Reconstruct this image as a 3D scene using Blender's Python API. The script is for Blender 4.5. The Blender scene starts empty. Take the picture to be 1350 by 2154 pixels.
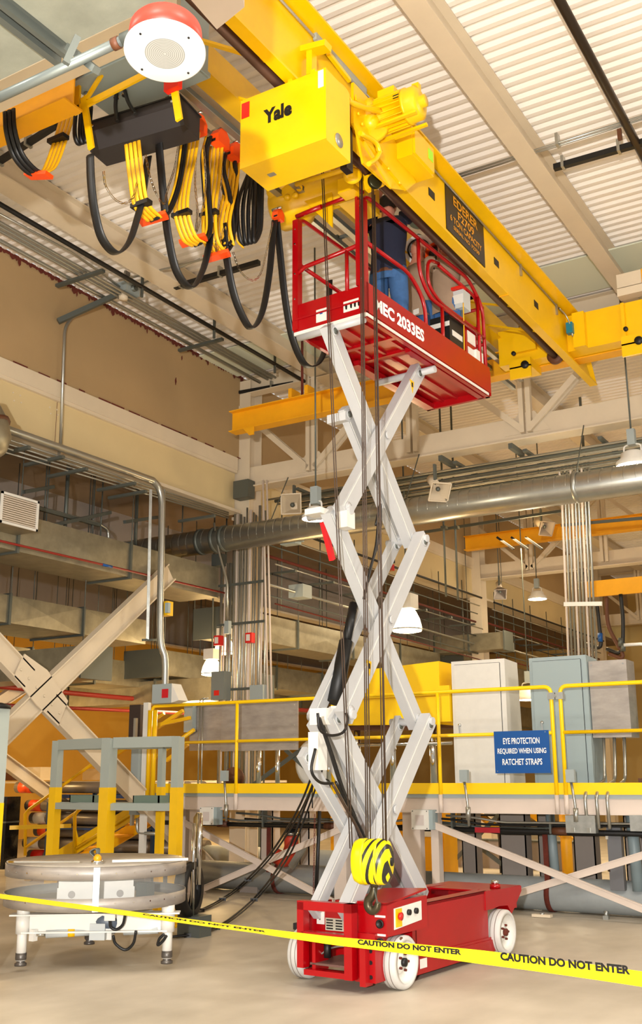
import bpy, math, random
from mathutils import Vector, Matrix

# ---------------------------------------------------------------- camera
CAM = Vector((0, 0, 1.55)); FPX = 2211.9
_p, _r, _y = [math.radians(a) for a in (14.163, -0.306, 31.183)]
FW = Vector((-math.sin(_y)*math.cos(_p), math.cos(_y)*math.cos(_p), math.sin(_p)))
RT0 = Vector((math.cos(_y), math.sin(_y), 0)); UP0 = RT0.cross(FW)
RT = RT0*math.cos(_r)+UP0*math.sin(_r); UP = RT.cross(FW)
COL = bpy.context.scene.collection
cam = bpy.data.objects.new('camera', bpy.data.cameras.new('camera')); COL.objects.link(cam)
cam.matrix_world = Matrix(((RT.x, UP.x, -FW.x, CAM.x), (RT.y, UP.y, -FW.y, CAM.y), (RT.z, UP.z, -FW.z, CAM.z), (0, 0, 0, 1)))
cam.data.sensor_fit = 'VERTICAL'; cam.data.sensor_height = 36; cam.data.lens = 36*FPX/2154
cam.data.clip_start = .05; cam.data.clip_end = 200
bpy.context.scene.camera = cam
sc = bpy.context.scene
sc.view_settings.view_transform = 'Standard'; sc.view_settings.look = 'None'
sc.view_settings.exposure = 0.0; sc.view_settings.gamma = 1; sc.view_settings.use_curve_mapping = False
# ---------------------------------------------------------------- light
wd = bpy.data.worlds.new('world'); sc.world = wd; wd.use_nodes = True
wd.node_tree.nodes['Background'].inputs[0].default_value = (1.0, .93, .83, 1)
wd.node_tree.nodes['Background'].inputs[1].default_value = .64
def lamp(kind, name, loc, power, col, size=.1, aim=None, size_y=None):
    l = bpy.data.lights.new(name, kind); l.energy = power; l.color = col
    o = bpy.data.objects.new(name, l); COL.objects.link(o); o.location = loc
    if kind == 'AREA':
        l.size = size
        if size_y: l.shape = 'RECTANGLE'; l.size_y = size_y
    else: l.shadow_soft_size = size
    if aim is not None: o.rotation_euler = (Vector(aim)-Vector(loc)).to_track_quat('-Z', 'Y').to_euler()
    return o
# unseen flash, assumed left of the camera and moved back to soften its falloff
V0 = Vector((FW.x, FW.y, 0)).normalized()
lamp('POINT', 'assumed_flash', CAM-RT*.65+UP*.35-V0*1.6, 4200, (1.0, .97, .93), .06)
# unseen area lights added under the roof as ambient fill
for i, (x, y) in enumerate(((3, 2), (3, 10), (-1.5, -2), (-8, -1))):
    lamp('AREA', 'hall_fill', (x, y, 7.9), 420, (1, .94, .85), 1.2, (x, y, 0))
for i, (x, y, z, e) in enumerate(((-6.5, 18.5, 6.0, 30), (-3.5, 28, 6.2, 70), (-8, 29, 6, 30), (-13.5, 17.5, 2.5, 240), (-16, 22, 2.6, 380), (-16.5, 13, 2.2, 260), (1, 22, 6.2, 30))):
    lamp('POINT', 'bay_fill', (x, y, z), e, (1, .66, .28), .3)  # unseen warm points added to brighten the far bays and the aisle

for i, (x, y, z, e, s) in enumerate(((-6.5, 19, 5.9, 300, 1.5), (-4, 28, 6, 300, 1.5), (-12.5, 15.5, 2.85, 60, .8))):
    lamp('AREA', 'bay_fill', (x, y, z), e, (1, .74, .42), s, (x, y, 0))  # unseen area lights added to brighten the floor farther back

# ---------------------------------------------------------------- helpers
def at(px, py, **k):                      # measured photo pixel -> point on a real plane of the hall
    d = FW+RT*((px-675)/FPX)-UP*((py-1077)/FPX)
    if 'D' in k: return CAM+d*k['D']
    if 'X' in k: return CAM+d*((k['X']-CAM.x)/d.x)
    if 'Y' in k: return CAM+d*((k['Y']-CAM.y)/d.y)
    return CAM+d*((k['Z']-CAM.z)/d.z)
V = Vector; Z = Vector((0, 0, 1)); PI = math.pi
rnd = random.Random(11)
def lin(c): return tuple((x/12.92 if x <= .04045 else ((x+.055)/1.055)**2.4) for x in c)
MATS = {}
def mat(name, rgb, rough=.5, metal=0, var=0, scale=6, bump=0, emit=0, alpha=1, dark=None, stretch=None, spec=.5):
    m = bpy.data.materials.new(name); m.use_nodes = True; nt = m.node_tree; b = nt.nodes['Principled BSDF']
    c = lin(rgb)+(1,)
    b.inputs['Base Color'].default_value = c; b.inputs['Roughness'].default_value = rough
    b.inputs['Metallic'].default_value = metal; b.inputs['Specular IOR Level'].default_value = spec
    if emit:
        b.inputs['Emission Color'].default_value = c; b.inputs['Emission Strength'].default_value = emit
    if alpha < 1: b.inputs['Alpha'].default_value = alpha
    if var or bump:
        tc = nt.nodes.new('ShaderNodeTexCoord'); mp = nt.nodes.new('ShaderNodeMapping'); n = nt.nodes.new('ShaderNodeTexNoise')
        nt.links.new(tc.outputs['Object'], mp.inputs[0]); nt.links.new(mp.outputs[0], n.inputs['Vector'])
        if stretch: mp.inputs['Scale'].default_value = stretch
        n.inputs['Scale'].default_value = scale; n.inputs['Detail'].default_value = 6; n.inputs['Roughness'].default_value = .6
        if var:
            r = nt.nodes.new('ShaderNodeValToRGB'); r.color_ramp.elements[0].position = .3; r.color_ramp.elements[1].position = .7
            d = lin(dark)+(1,) if dark else tuple(x*(1-var) for x in c[:3])+(1,)
            r.color_ramp.elements[0].color = d; r.color_ramp.elements[1].color = c
            nt.links.new(n.outputs[0], r.inputs[0]); nt.links.new(r.outputs[0], b.inputs['Base Color'])
        if bump:
            bp = nt.nodes.new('ShaderNodeBump'); bp.inputs['Strength'].default_value = bump; bp.inputs['Distance'].default_value = .01
            nt.links.new(n.outputs[0], bp.inputs['Height']); nt.links.new(bp.outputs[0], b.inputs['Normal'])
    MATS[name] = m; return m
YEL = mat('yellow_paint', (.95, .75, .0), .35, var=.10, scale=3)
YELD = mat('runway_yellow_paint', (.96, .68, .03), .5, var=.12, scale=3)
RAILY = mat('rail_yellow_paint', (1, .82, .0), .4)
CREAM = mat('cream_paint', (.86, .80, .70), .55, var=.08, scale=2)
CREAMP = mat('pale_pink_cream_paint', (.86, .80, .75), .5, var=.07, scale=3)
DECKM = mat('white_deck_paint', (.94, .91, .87), .5, var=.05, scale=2)
TAN = mat('tan_wall_paint', (.68, .57, .41), .75, var=.08, scale=1.2, bump=.1)
TANP = mat('tan_girder_paint', (.84, .76, .58), .6, var=.06, scale=1.5)
RUST = mat('rust', (.42, .16, .10), .9, var=.4, scale=30)
RED = mat('red_paint', (.64, .005, .04), .28, var=.12, scale=4)
REDD = mat('dark_red_paint', (.62, .01, .05), .35)
WHT = mat('white_paint', (.88, .87, .84), .4, var=.06, scale=9)
ARM = mat('light_grey_paint', (.74, .745, .75), .32, var=.05, scale=5)
GALV = mat('galvanised_steel', (.74, .75, .73), .38, .85, var=.3, scale=9)
DUCT = mat('duct_sheet_steel', (.62, .59, .50), .4, .6, var=.32, scale=5)
SPIR = mat('spiral_duct_steel', (.72, .72, .69), .3, .8, var=.15, scale=6)
COND = mat('conduit_steel', (.68, .68, .65), .3, .8)
STRUT = mat('strut_grey', (.38, .40, .38), .5, .5)
CHR = mat('chrome', (.85, .85, .84), .12, 1)
STN = mat('brushed_sheet_steel', (.70, .67, .64), .45, .35, var=.35, scale=3, stretch=(1, 1, 3))
BLK = mat('black_paint', (.05, .05, .05), .5)
RUB = mat('black_rubber', (.055, .055, .06), .45)
BOXB = mat('black_box', (.15, .13, .13), .6)
WIRE = mat('dark_wire_rope', (.30, .24, .20), .5, .4)
ORG = mat('orange_plastic', (.95, .30, .06), .4)
YCAB = mat('yellow_cable', (.93, .70, .05), .5)
GREYB = mat('blue_grey_paint', (.60, .66, .67), .45)
GREYP = mat('grey_post_paint', (.62, .65, .62), .5)
GRBOX = mat('grey_box', (.60, .64, .64), .5)
LGREY = mat('light_grey_enclosure', (.74, .76, .76), .45)
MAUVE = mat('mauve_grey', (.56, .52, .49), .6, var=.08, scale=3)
BLUE = mat('blue_sign', (.0, .30, .58), .4)
WTXT = mat('white_lettering', (.95, .95, .95), .5)
BTXT = mat('black_lettering', (.03, .03, .03), .5)
GTXT = mat('gold_lettering', (.85, .58, .08), .5)
SIGNB = mat('black_sign', (.10, .07, .05), .4)
TYRE = mat('grey_white_tyre', (.80, .79, .77), .6, var=.08, scale=10)
SPK_R = mat('red_speaker_shell', (.80, .20, .14), .4)
SPK_W = mat('white_speaker_face', (.80, .80, .79), .45)
HVAC = mat('foil_insulation', (.70, .72, .67), .3, .5, var=.3, scale=4, bump=.5)
PIPEG = mat('grey_lagging', (.62, .64, .64), .6, var=.15, scale=4)
TEAL = mat('teal_plastic', (.05, .45, .55), .4)
NAVY = mat('navy_cotton', (.09, .11, .20), .85, bump=.2, scale=40)
DENIM = mat('blue_denim', (.22, .38, .58), .85, var=.25, scale=18)
KHAKI = mat('khaki_cotton', (.62, .52, .43), .85, var=.12, scale=10)
SKIN = mat('skin', (.72, .48, .40), .5)
HAIR = mat('dark_hair', (.10, .07, .06), .7)
BROWN = mat('brown_leather', (.36, .20, .10), .6)
LAMPG = mat('lit_lamp_glass', (1, .93, .78), .4, emit=6)
LAMPW = mat('lit_lamp_lens', (1, .98, .92), .4, emit=9)
GREEN = mat('dark_green', (.15, .28, .22), .5)
MGREEN = mat('machine_green', (.55, .64, .57), .5)
LIME = mat('lime_label', (.65, .90, .15), .5)
REDL = mat('red_label', (.85, .12, .05), .5)
BLUEF = mat('blue_frame_paint', (.06, .22, .42), .5)
ROLL = mat('dark_roll', (.50, .46, .42), .35, .2, var=.3, scale=5, stretch=(.3, 3, 3))
REDP = mat('red_pipe_paint', (.55, .13, .08), .5)
ACR = mat('clear_acrylic', (.95, .97, .96), .12, alpha=.13, spec=.4)
PLY = mat('worn_plate', (.72, .68, .62), .45, var=.3, scale=5)
FOLDED = mat('beige_floor_far', (.80, .72, .52), .7)

# floor: painted concrete with scuffs
def floor_mat():
    m = bpy.data.materials.new('concrete_floor'); m.use_nodes = True; nt = m.node_tree; b = nt.nodes['Principled BSDF']; L = nt.links.new
    tc = nt.nodes.new('ShaderNodeTexCoord')
    def noise(s, d, st=(1, 1, 1)):
        mp = nt.nodes.new('ShaderNodeMapping'); mp.inputs['Scale'].default_value = st; L(tc.outputs['Object'], mp.inputs[0])
        n = nt.nodes.new('ShaderNodeTexNoise'); n.inputs['Scale'].default_value = s; n.inputs['Detail'].default_value = d; L(mp.outputs[0], n.inputs['Vector']); return n
    a = noise(.9, 8); c = noise(3.5, 10, (1, .35, 1)); d = noise(26, 4)
    r = nt.nodes.new('ShaderNodeValToRGB'); e = r.color_ramp.elements
    e[0].position = .32; e[0].color = lin((.66, .62, .55))+(1,); e[1].position = .66; e[1].color = lin((.80, .76, .69))+(1,)
    mx = nt.nodes.new('ShaderNodeMath'); mx.operation = 'ADD'; m2 = nt.nodes.new('ShaderNodeMath'); m2.operation = 'MULTIPLY'; m2.inputs[1].default_value = .45
    L(c.outputs[0], m2.inputs[0]); L(a.outputs[0], mx.inputs[0]); L(m2.outputs[0], mx.inputs[1])
    m3 = nt.nodes.new('ShaderNodeMath'); m3.operation = 'MULTIPLY'; m3.inputs[1].default_value = .70; L(mx.outputs[0], m3.inputs[0]); L(m3.outputs[0], r.inputs[0])
    v = nt.nodes.new('ShaderNodeTexVoronoi'); v.inputs['Scale'].default_value = 1.3; L(tc.outputs['Object'], v.inputs['Vector'])
    r2 = nt.nodes.new('ShaderNodeValToRGB'); r2.color_ramp.elements[0].position = .02; r2.color_ramp.elements[0].color = (.72, .68, .62, 1); r2.color_ramp.elements[1].position = .06; r2.color_ramp.elements[1].color = (1, 1, 1, 1)
    L(v.outputs['Distance'], r2.inputs[0])
    mm = nt.nodes.new('ShaderNodeMix'); mm.data_type = 'RGBA'; mm.blend_type = 'MULTIPLY'; mm.inputs[0].default_value = .64
    L(r.outputs[0], mm.inputs[6]); L(r2.outputs[0], mm.inputs[7]); L(mm.outputs[2], b.inputs['Base Color'])
    b.inputs['Roughness'].default_value = .5; b.inputs['Specular IOR Level'].default_value = .35
    bp = nt.nodes.new('ShaderNodeBump'); bp.inputs['Strength'].default_value = .08; L(d.outputs[0], bp.inputs['Height']); L(bp.outputs[0], b.inputs['Normal'])
    return m
FLOOR = floor_mat()

class MB:
    def __init__(s): s.v = []; s.f = []; s.s = []
    def add(s, vs, fs, sm=False):
        o = len(s.v); s.v += [tuple(v) for v in vs]; s.f += [tuple(i+o for i in f) for f in fs]; s.s += [sm]*len(fs); return s
    def hexa(s, c8): return s.add(c8, [(0, 3, 2, 1), (4, 5, 6, 7), (0, 1, 5, 4), (1, 2, 6, 5), (2, 3, 7, 6), (3, 0, 4, 7)])
    def bx(s, x0, x1, y0, y1, z0, z1):
        x0, x1 = sorted((x0, x1)); y0, y1 = sorted((y0, y1)); z0, z1 = sorted((z0, z1))
        return s.hexa([(x0, y0, z0), (x1, y0, z0), (x1, y1, z0), (x0, y1, z0), (x0, y0, z1), (x1, y0, z1), (x1, y1, z1), (x0, y1, z1)])
    def box(s, c, d, rz=0):
        cs, sn = math.cos(rz), math.sin(rz); o = []
        for z in (-1, 1):
            for x, y in ((-1, -1), (1, -1), (1, 1), (-1, 1)):
                a, b = x*d[0]/2, y*d[1]/2; o.append((c[0]+a*cs-b*sn, c[1]+a*sn+b*cs, c[2]+z*d[2]/2))
        return s.hexa(o)
    def bar(s, a, b, w, h, up=Z, off=(0, 0)):   # w sideways, h along up
        a, b = V(a), V(b); d = (b-a).normalized(); sd = d.cross(V(up)); sd = sd.normalized() if sd.length > 1e-6 else V((1, 0, 0)); u = sd.cross(d)
        a = a+sd*off[0]+u*off[1]; b = b+sd*off[0]+u*off[1]; o = []
        for p in (a, b): o += [p-sd*w/2-u*h/2, p+sd*w/2-u*h/2, p+sd*w/2+u*h/2, p-sd*w/2+u*h/2]
        return s.hexa(o)
    def ib(s, a, b, h, w, tf=.015, tw=.01, up=Z):
        s.bar(a, b, w, tf, up, (0, -h/2+tf/2)); s.bar(a, b, w, tf, up, (0, h/2-tf/2)); return s.bar(a, b, tw, h-2*tf, up)
    def tube(s, pts, r, n=8, flat=None, up=None, cap=True):
        pts = [V(p) for p in pts]; N = len(pts); rr = r if isinstance(r, (list, tuple)) else [r]*N
        t = [(pts[min(i+1, N-1)]-pts[max(i-1, 0)]).normalized() for i in range(N)]
        u = V(up) if up else (Z if abs(t[0].z) < .9 else V((1, 0, 0)))
        u = (u-t[0]*u.dot(t[0])).normalized(); vs = []
        for i in range(N):
            u = (u-t[i]*u.dot(t[i])); u = u.normalized() if u.length > 1e-6 else V((1, 0, 0)); w = t[i].cross(u)
            for k in range(n):
                a = 2*PI*k/n+(PI/n if flat else 0); vs.append(pts[i]+(u*math.cos(a)*(flat or 1)+w*math.sin(a))*rr[i])
        fs = [(i*n+k, i*n+(k+1) % n, (i+1)*n+(k+1) % n, (i+1)*n+k) for i in range(N-1) for k in range(n)]
        s.add(vs, fs, n > 4)
        if cap: o = len(s.v)-N*n; s.f += [tuple(o+k for k in reversed(range(n))), tuple(o+(N-1)*n+k for k in range(n))]; s.s += [False]*2
        return s
    def cyl(s, a, b, r, n=16, r2=None): return s.tube([a, b], [r, r if r2 is None else r2], n)
    def lathe(s, prof, c, ax=Z, n=24, sm=True):
        c = V(c); ax = V(ax).normalized(); u = ax.orthogonal().normalized(); w = ax.cross(u)
        vs = [c+ax*z+(u*math.cos(2*PI*k/n)+w*math.sin(2*PI*k/n))*max(r, 1e-4) for r, z in prof for k in range(n)]
        fs = [(i*n+k, i*n+(k+1) % n, (i+1)*n+(k+1) % n, (i+1)*n+k) for i in range(len(prof)-1) for k in range(n)]
        s.add(vs, fs, sm); return s
    def prism(s, poly, d):
        n = len(poly); p = [V(q) for q in poly]; d = V(d)
        return s.add(p+[q+d for q in p], [tuple(reversed(range(n))), tuple(range(n, 2*n))]+[(i, (i+1) % n, n+(i+1) % n, n+i) for i in range(n)])
    def quadstrip(s, A, B, sm=True):
        n = len(A); return s.add(list(A)+list(B), [(i, i+1, n+i+1, n+i) for i in range(n-1)], sm)
    def ball(s, c, r, n=12, sc_=(1, 1, 1)):
        m = n//2; vs = []; c = V(c)
        for i in range(m+1):
            a = PI*i/m
            for k in range(n): b = 2*PI*k/n; vs.append(c+V((math.sin(a)*math.cos(b)*r*sc_[0], math.sin(a)*math.sin(b)*r*sc_[1], math.cos(a)*r*sc_[2])))
        return s.add(vs, [(i*n+k, (i+1)*n+k, (i+1)*n+(k+1) % n, i*n+(k+1) % n) for i in range(m) for k in range(n)], True)
ORGN = {}
def obj(name, mb, m, parent=None, label=None):
    org = ORGN[parent.name] if parent else None
    if org is None:
        xs, ys, zs = zip(*mb.v); org = V(((min(xs)+max(xs))/2, (min(ys)+max(ys))/2, min(zs)))
    me = bpy.data.meshes.new(name); me.from_pydata([(x-org.x, y-org.y, z-org.z) for x, y, z in mb.v], [], mb.f)
    me.polygons.foreach_set('use_smooth', mb.s); me.materials.append(m); me.update()
    o = bpy.data.objects.new(name, me); COL.objects.link(o)
    if parent: o.parent = parent
    else: o.location = org
    if label: o['label'] = label
    ORGN[o.name] = org
    return o
def thing(name, label, cat, loc=(0, 0, 0), rz=0, group=None, local=False):
    o = bpy.data.objects.new(name, None); COL.objects.link(o); o.location = loc; o.rotation_euler = (0, 0, rz); o.empty_display_size = .1
    o['label'] = label; o['category'] = cat
    if group: o['group'] = group
    ORGN[o.name] = V((0, 0, 0)) if local else V(loc)
    return o
def solo(name, mb, m, label, cat, group=None, kind=None):
    o = obj(name, mb, m); o['label'] = label; o['category'] = cat
    if group: o['group'] = group
    if kind: o['kind'] = kind
    return o
def struct(name, mb, m, parent=None):
    o = obj(name, mb, m, parent)
    if not parent: o['kind'] = 'structure'
    return o
def croot(name):
    o = bpy.data.objects.new(name, None); COL.objects.link(o); o['kind'] = 'structure'; ORGN[o.name] = V((0, 0, 0)); return o
def dup(o, off=(0, 0, 0), parent=None, label=None):
    c = o.copy(); COL.objects.link(c); c.parent = parent
    if parent is None: c.location = o.location+V(off)
    if label: c['label'] = label
    ORGN[c.name] = ORGN[o.name]+V(off)
    for ch in list(o.children): dup(ch, off, c)
    return c
def text(s, h, m, c, right, up, parent, name='lettering', ext=.001, sx=1, bold=0, width=None):
    cu = bpy.data.curves.new('t', 'FONT'); cu.body = s; cu.size = 1; cu.align_x = 'CENTER'; cu.align_y = 'CENTER'; cu.offset = bold; cu.resolution_u = 3
    t = bpy.data.objects.new('t', cu); COL.objects.link(t); bpy.context.view_layer.update()
    me = bpy.data.meshes.new_from_object(t.evaluated_get(bpy.context.evaluated_depsgraph_get())); bpy.data.objects.remove(t)
    right = V(right).normalized(); up = V(up).normalized(); n = right.cross(up)
    xs = [v.co.x for v in me.vertices]; ys = [v.co.y for v in me.vertices]; k = h/(max(ys)-min(ys)); kx = k*sx
    if width: kx = width/(max(xs)-min(xs))
    mx, my = (max(xs)+min(xs))/2, (max(ys)+min(ys))/2
    mb = MB(); vs = [V(c)+right*(v.co.x-mx)*kx+up*(v.co.y-my)*k+n*ext for v in me.vertices]
    mb.add(vs, [tuple(p.vertices) for p in me.polygons]); bpy.data.meshes.remove(me)
    return obj(name, mb, m, parent)
def fil(pts, r, n=4):
    pts = [V(p) for p in pts]; o = [pts[0]]
    for i in range(1, len(pts)-1):
        a, b, c = pts[i-1:i+2]; d1 = (a-b); d2 = (c-b); q = min(r, d1.length*.45, d2.length*.45); p0 = b+d1.normalized()*q; p1 = b+d2.normalized()*q
        for k in range(n+1): t = k/n; o.append(p0*(1-t)**2+b*2*t*(1-t)+p1*t*t)
    return o+[pts[-1]]
def curve(pts, n=8):                     # Catmull-Rom through points
    p = [V(q) for q in pts]; p = [p[0]*2-p[1]]+p+[p[-1]*2-p[-2]]; o = []
    for i in range(1, len(p)-2):
        for k in range(n):
            t = k/n; a, b, c, d = p[i-1:i+3]
            o.append(.5*((2*b)+(c-a)*t+(2*a-5*b+4*c-d)*t*t+(3*b-a-3*c+d)*t**3))
    return o+[p[-2]]
# ---------------------------------------------------------------- the hall
DZ = 8.3; WX = -10.05
struct('floor', MB().add([(-40, -8, 0), (14, -8, 0), (14, 50, 0), (-40, 50, 0)], [(0, 1, 2, 3)]), FLOOR)
ceil = croot('ceiling')
prof = []
for i in range(6):
    y = i*.15; prof += [(y, DZ), (y+.055, DZ), (y+.075, DZ+.04), (y+.13, DZ+.04)]
prof.append((.9, DZ)); prof.append((.915, DZ-.002))
pm = MB().quadstrip([(WX, y, z) for y, z in prof], [(12, y, z) for y, z in prof], False)
p0 = obj('deck_panel', pm, DECKM, ceil); p0.location = (0, 0, 0)
for i in range(-2, 45):
    c = p0 if i == 3 else p0.copy()
    if i != 3: COL.objects.link(c); c.parent = ceil
    c.location = (0, i*.9, 0)
struct('wall_left', MB().bx(WX-.25, WX, 0, 40, 6.8, DZ), TAN)
wl = bpy.data.objects['wall_left']
# ragged rust where the wall meets the deck
mb = MB(); y = 5
while y < 14:
    w = rnd.uniform(.03, .09); d = rnd.uniform(.03, .08)+(.05 if rnd.random() < .12 else 0)
    mb.add([(WX+.012, y, DZ+.01), (WX+.012, y+w, DZ+.01), (WX+.012, y+w, DZ-d*.8), (WX+.012, y+w*.5, DZ-d-.01), (WX+.012, y, DZ-d*.7)], [(0, 1, 2, 3, 4)]); y += w
mb.bx(WX, WX+.01, 5, 14, DZ-.03, DZ+.01)
struct('trim_1', mb, RUST)
mb = MB(); y = 5.
while y < 14.1:
    mb.bx(WX+.03, WX+.036, y, y+rnd.uniform(.05, .3), 6.80, 6.81+rnd.uniform(0, .012)); y += rnd.uniform(.1, .5)
for (px, py, s) in ((370, 800, .05), (383, 752, .03), (518, 950, .06), (75, 790, .02)):
    p = at(px, py, X=WX+.012); mb.prism([(p.x, p.y-s*.3, p.z), (p.x, p.y, p.z-s*1.6), (p.x, p.y+s*.4, p.z-s*.3), (p.x, p.y+s*.1, p.z+s)], (-.01, 0, 0))
struct('trim_2', mb, RUST)
# concrete ledge and plate girder under the wall
for k in range(3):
    y0, y1 = (-1, 13.85) if k == 0 else (14.15, 23.85) if k == 1 else (24.15, 33.85)
    g = thing('wall_girder', ['long cream plate girder with a ledge under the near left wall', 'cream plate girder under the left wall beyond the conduit column', 'cream plate girder under the left wall in the farthest bay'][k], 'beam', (WX, y0, 5.85))
    obj('ledge', MB().bx(WX-.25, WX+.03, y0, y1, 6.58, 6.8), CREAM, g)
    obj('web', MB().bx(WX-.12, WX-.03, y0, y1, 5.87, 6.55), TANP, g)
    obj('flange', MB().bx(WX-.22, WX+.02, y0, y1, 6.53, 6.58), CREAM, g)
    obj('flange', MB().bx(WX-.30, WX+.10, y0, y1, 5.82, 5.87), CREAM, g)
    if k == 0:
        mb = MB()
        for (px, py) in ((27, 826), (42, 832), (29, 843), (44, 847), (104, 857), (119, 862), (106, 870), (121, 873)):
            p = at(px, py, X=WX-.03); mb.cyl(p, p+V((.012, 0, 0)), .012, 6)
        obj('bolt', mb, CREAM, g); obj('bolt', MB().bx(WX-.03, WX-.026, 9.72, 9.725, 5.87, 6.53), RUST, g)
# low aisle beyond the wall line
struct('wall_aisle', MB().bx(-22.2, -22, -2, 40, 0, 6.2), mat('ochre_wall_paint', (.86, .66, .26), .7, var=.1, scale=1))
struct('ceiling_aisle', MB().bx(-22, WX-.3, -2, 40, 6.1, 6.2), mat('aisle_ceiling_paint', (.55, .46, .36), .8, var=.2, scale=2))
struct('wall_back', MB().bx(-22, 12, 38, 38.2, 0, DZ), mat('back_wall_paint', (.80, .68, .42), .8, var=.1, scale=.7))
# recessed beam and soffit seen between girder and ducts
for k, (x, z) in enumerate(((-12.4, 5.3), (-17.5, 5.2))):
    g = thing('aisle_beam', ['grey cream beam behind the ducts in the left aisle', 'farther cream beam deep in the left aisle'][k], 'beam', (x, 2, z))
    obj('web', MB().bx(x-.03, x, 0, 30, z-.3, 6.1), MAUVE, g); obj('flange', MB().bx(x-.15, x+.12, 0, 30, z-.34, z-.3), CREAM, g)
# roof joists
for i, (x, lb) in enumerate(((-.65, 'cream roof beam at the far right of the deck'), (-3.28, 'long cream roof beam right of the yellow crane'), (-5.9, 'cream roof beam directly above the crane bridge'), (-8.45, 'cream roof beam left of the festoon cables'))):
    for k in range(3):
        y0, y1 = ((3, 14), (14.1, 24), (24.1, 34))[k]
        t = thing('roof_beam', lb+(', near bay', ', beyond the first truss', ', in the farthest bay')[k], 'beam', (x, y0, 8.0))
        w = .22 if i != 3 else .3
        obj('flange', MB().bx(x-w/2, x+w/2, y0, y1, 7.98, 8.0), CREAM, t)
        obj('web', MB().bx(x-.012, x+.012, y0, y1, 8.0, 8.28), CREAM, t)
        obj('flange', MB().bx(x-.1, x+.1, y0, y1, 8.28, 8.295), CREAM, t)
# trusses
def truss(Y, lb, zoff=0):
    t = thing('roof_truss', lb, 'truss', (-10, Y, 6.26))
    zb, zt = 6.28, 8.1
    bc = MB().bx(-9.9, 12, Y-.02, Y+.02, zb, zb+.36); obj('bottom_chord', bc, CREAM, t)
    obj('chord_flange', MB().bx(-9.9, 12, Y-.15, Y+.15, zb-.02, zb), CREAM, t)
    obj('top_chord', MB().ib((-9.9, Y, zt), (12, Y, zt), .3, .2), CREAM, t)
    xs = [-4.95+1.83*k for k in range(-3, 9)]
    for i, x in enumerate(xs):
        if x > 4: continue
        for s in (-1, 1): obj('post', MB().bar((x+s*.055, Y-.06, zb+.1), (x+s*.055, Y-.06, zt), .07, .09, (0, 1, 0)), CREAM, t)
    for i, x in enumerate(xs):
        if i % 2 == 1:
            for s in (-1, 1):
                if x > 4: continue
                for q in (0, .12):
                    obj('diagonal', MB().bar((x+s*.06, Y-.08+q, zb+.15), (x+s*1.77, Y-.08+q, zt-.1), .09, .05, (0, 1, 0)), CREAM, t)
        if i % 2 == 1 and x < 4: obj('gusset', MB().prism([(x-.35, Y-.03, zb+.1), (x+.35, Y-.03, zb+.1), (x+.12, Y-.03, zb+.42), (x-.12, Y-.03, zb+.42)], (0, .02, 0)), CREAM, t)
    return t
truss(14, 'nearest cream steel roof truss behind the scissor lift')
truss(24, 'second cream roof truss seen under the round duct')
truss(34, 'third cream roof truss at the far end of the hall')
# near truss bottom chord at top left corner
t = thing('roof_truss', 'cream truss chord crossing the top left corner above the conduit', 'truss', (-10, 4.6, 6.4))
obj('bottom_chord', MB().bx(-12, -3.9, 4.62, 4.66, 6.40, 6.68), CREAM, t)
obj('chord_flange', MB().bx(-12, -3.9, 4.40, 4.66, 6.38, 6.40), CREAM, t)
obj('top_chord', MB().bx(-12, -3.9, 4.45, 4.6, 8.0, 8.25), CREAM, t)
# columns
def column(x, Y, lb):
    t = thing('column', lb, 'column', (x, Y, 0))
    obj('shaft', MB().ib((x, Y, 0), (x, Y, 8.2), .36, .3, .02, .014, (0, 1, 0)), CREAM, t)
    obj('base_plate', MB().bx(x-.25, x+.25, Y-.25, Y+.25, 0, .03), CREAM, t)
    return t
cm = column(-9.98, 14.1, 'cream column covered in conduits at the left wall corner')
column(-10.0, 24, 'cream column at the wall under the second truss')
column(-10.0, 34, 'cream column at the far end of the left wall')
column(-10.05, 4.2, 'cream column of the left wall nearest the camera')
# X brace of the wall line, left
t = thing('cross_brace', 'big cream steel cross brace at the left edge', 'brace', (-10.1, 9.7, 0))
def ubr(a, b, w=.26, x=WX-.1):
    a = V((x, a[0], a[1])); b = V((x, b[0], b[1])); m = MB()
    m.bar(a, b, w, .02, (1, 0, 0)); d = (b-a).normalized(); s = d.cross(V((1, 0, 0))).normalized()
    m.bar(a+s*w/2, b+s*w/2, .02, .12, (1, 0, 0)); m.bar(a-s*w/2, b-s*w/2, .02, .12, (1, 0, 0)); return m
obj('brace', ubr((12.3, 4.6), (7.2, .45)), CREAM, t)
obj('brace', ubr((8.3, 3.62), (9.55, 2.78)), CREAM, t)
obj('brace', ubr((9.95, 2.5), (13.6, .1)), CREAM, t)
mb = MB(); c = V((WX-.06, 9.74, 2.66)); mb.prism([c+V((0, -.45, .12)), c+V((0, -.3, .42)), c+V((0, .1, .25)), c+V((0, .5, -.12)), c+V((0, .35, -.45)), c+V((0, -.05, -.2))], (.02, 0, 0)); obj('gusset', mb, CREAM, t)
for k in range(6):
    p = c+V((.02, -.35+.14*k, .22-.1*k)); obj('bolt', MB().cyl(p, p+V((.02, 0, 0)), .02, 6), CREAM, t)
t = thing('cross_brace', 'thinner shaded cross brace behind the big left one', 'brace', (-14, 12, 0))
obj('brace', ubr((14.5, 3.9), (8, .2), .2, -14), CREAM, t); obj('brace', ubr((8.5, 4.1), (15.3, .6), .2, -14.1), CREAM, t)
# ---------------------------------------------------------------- overhead crane bridge

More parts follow.
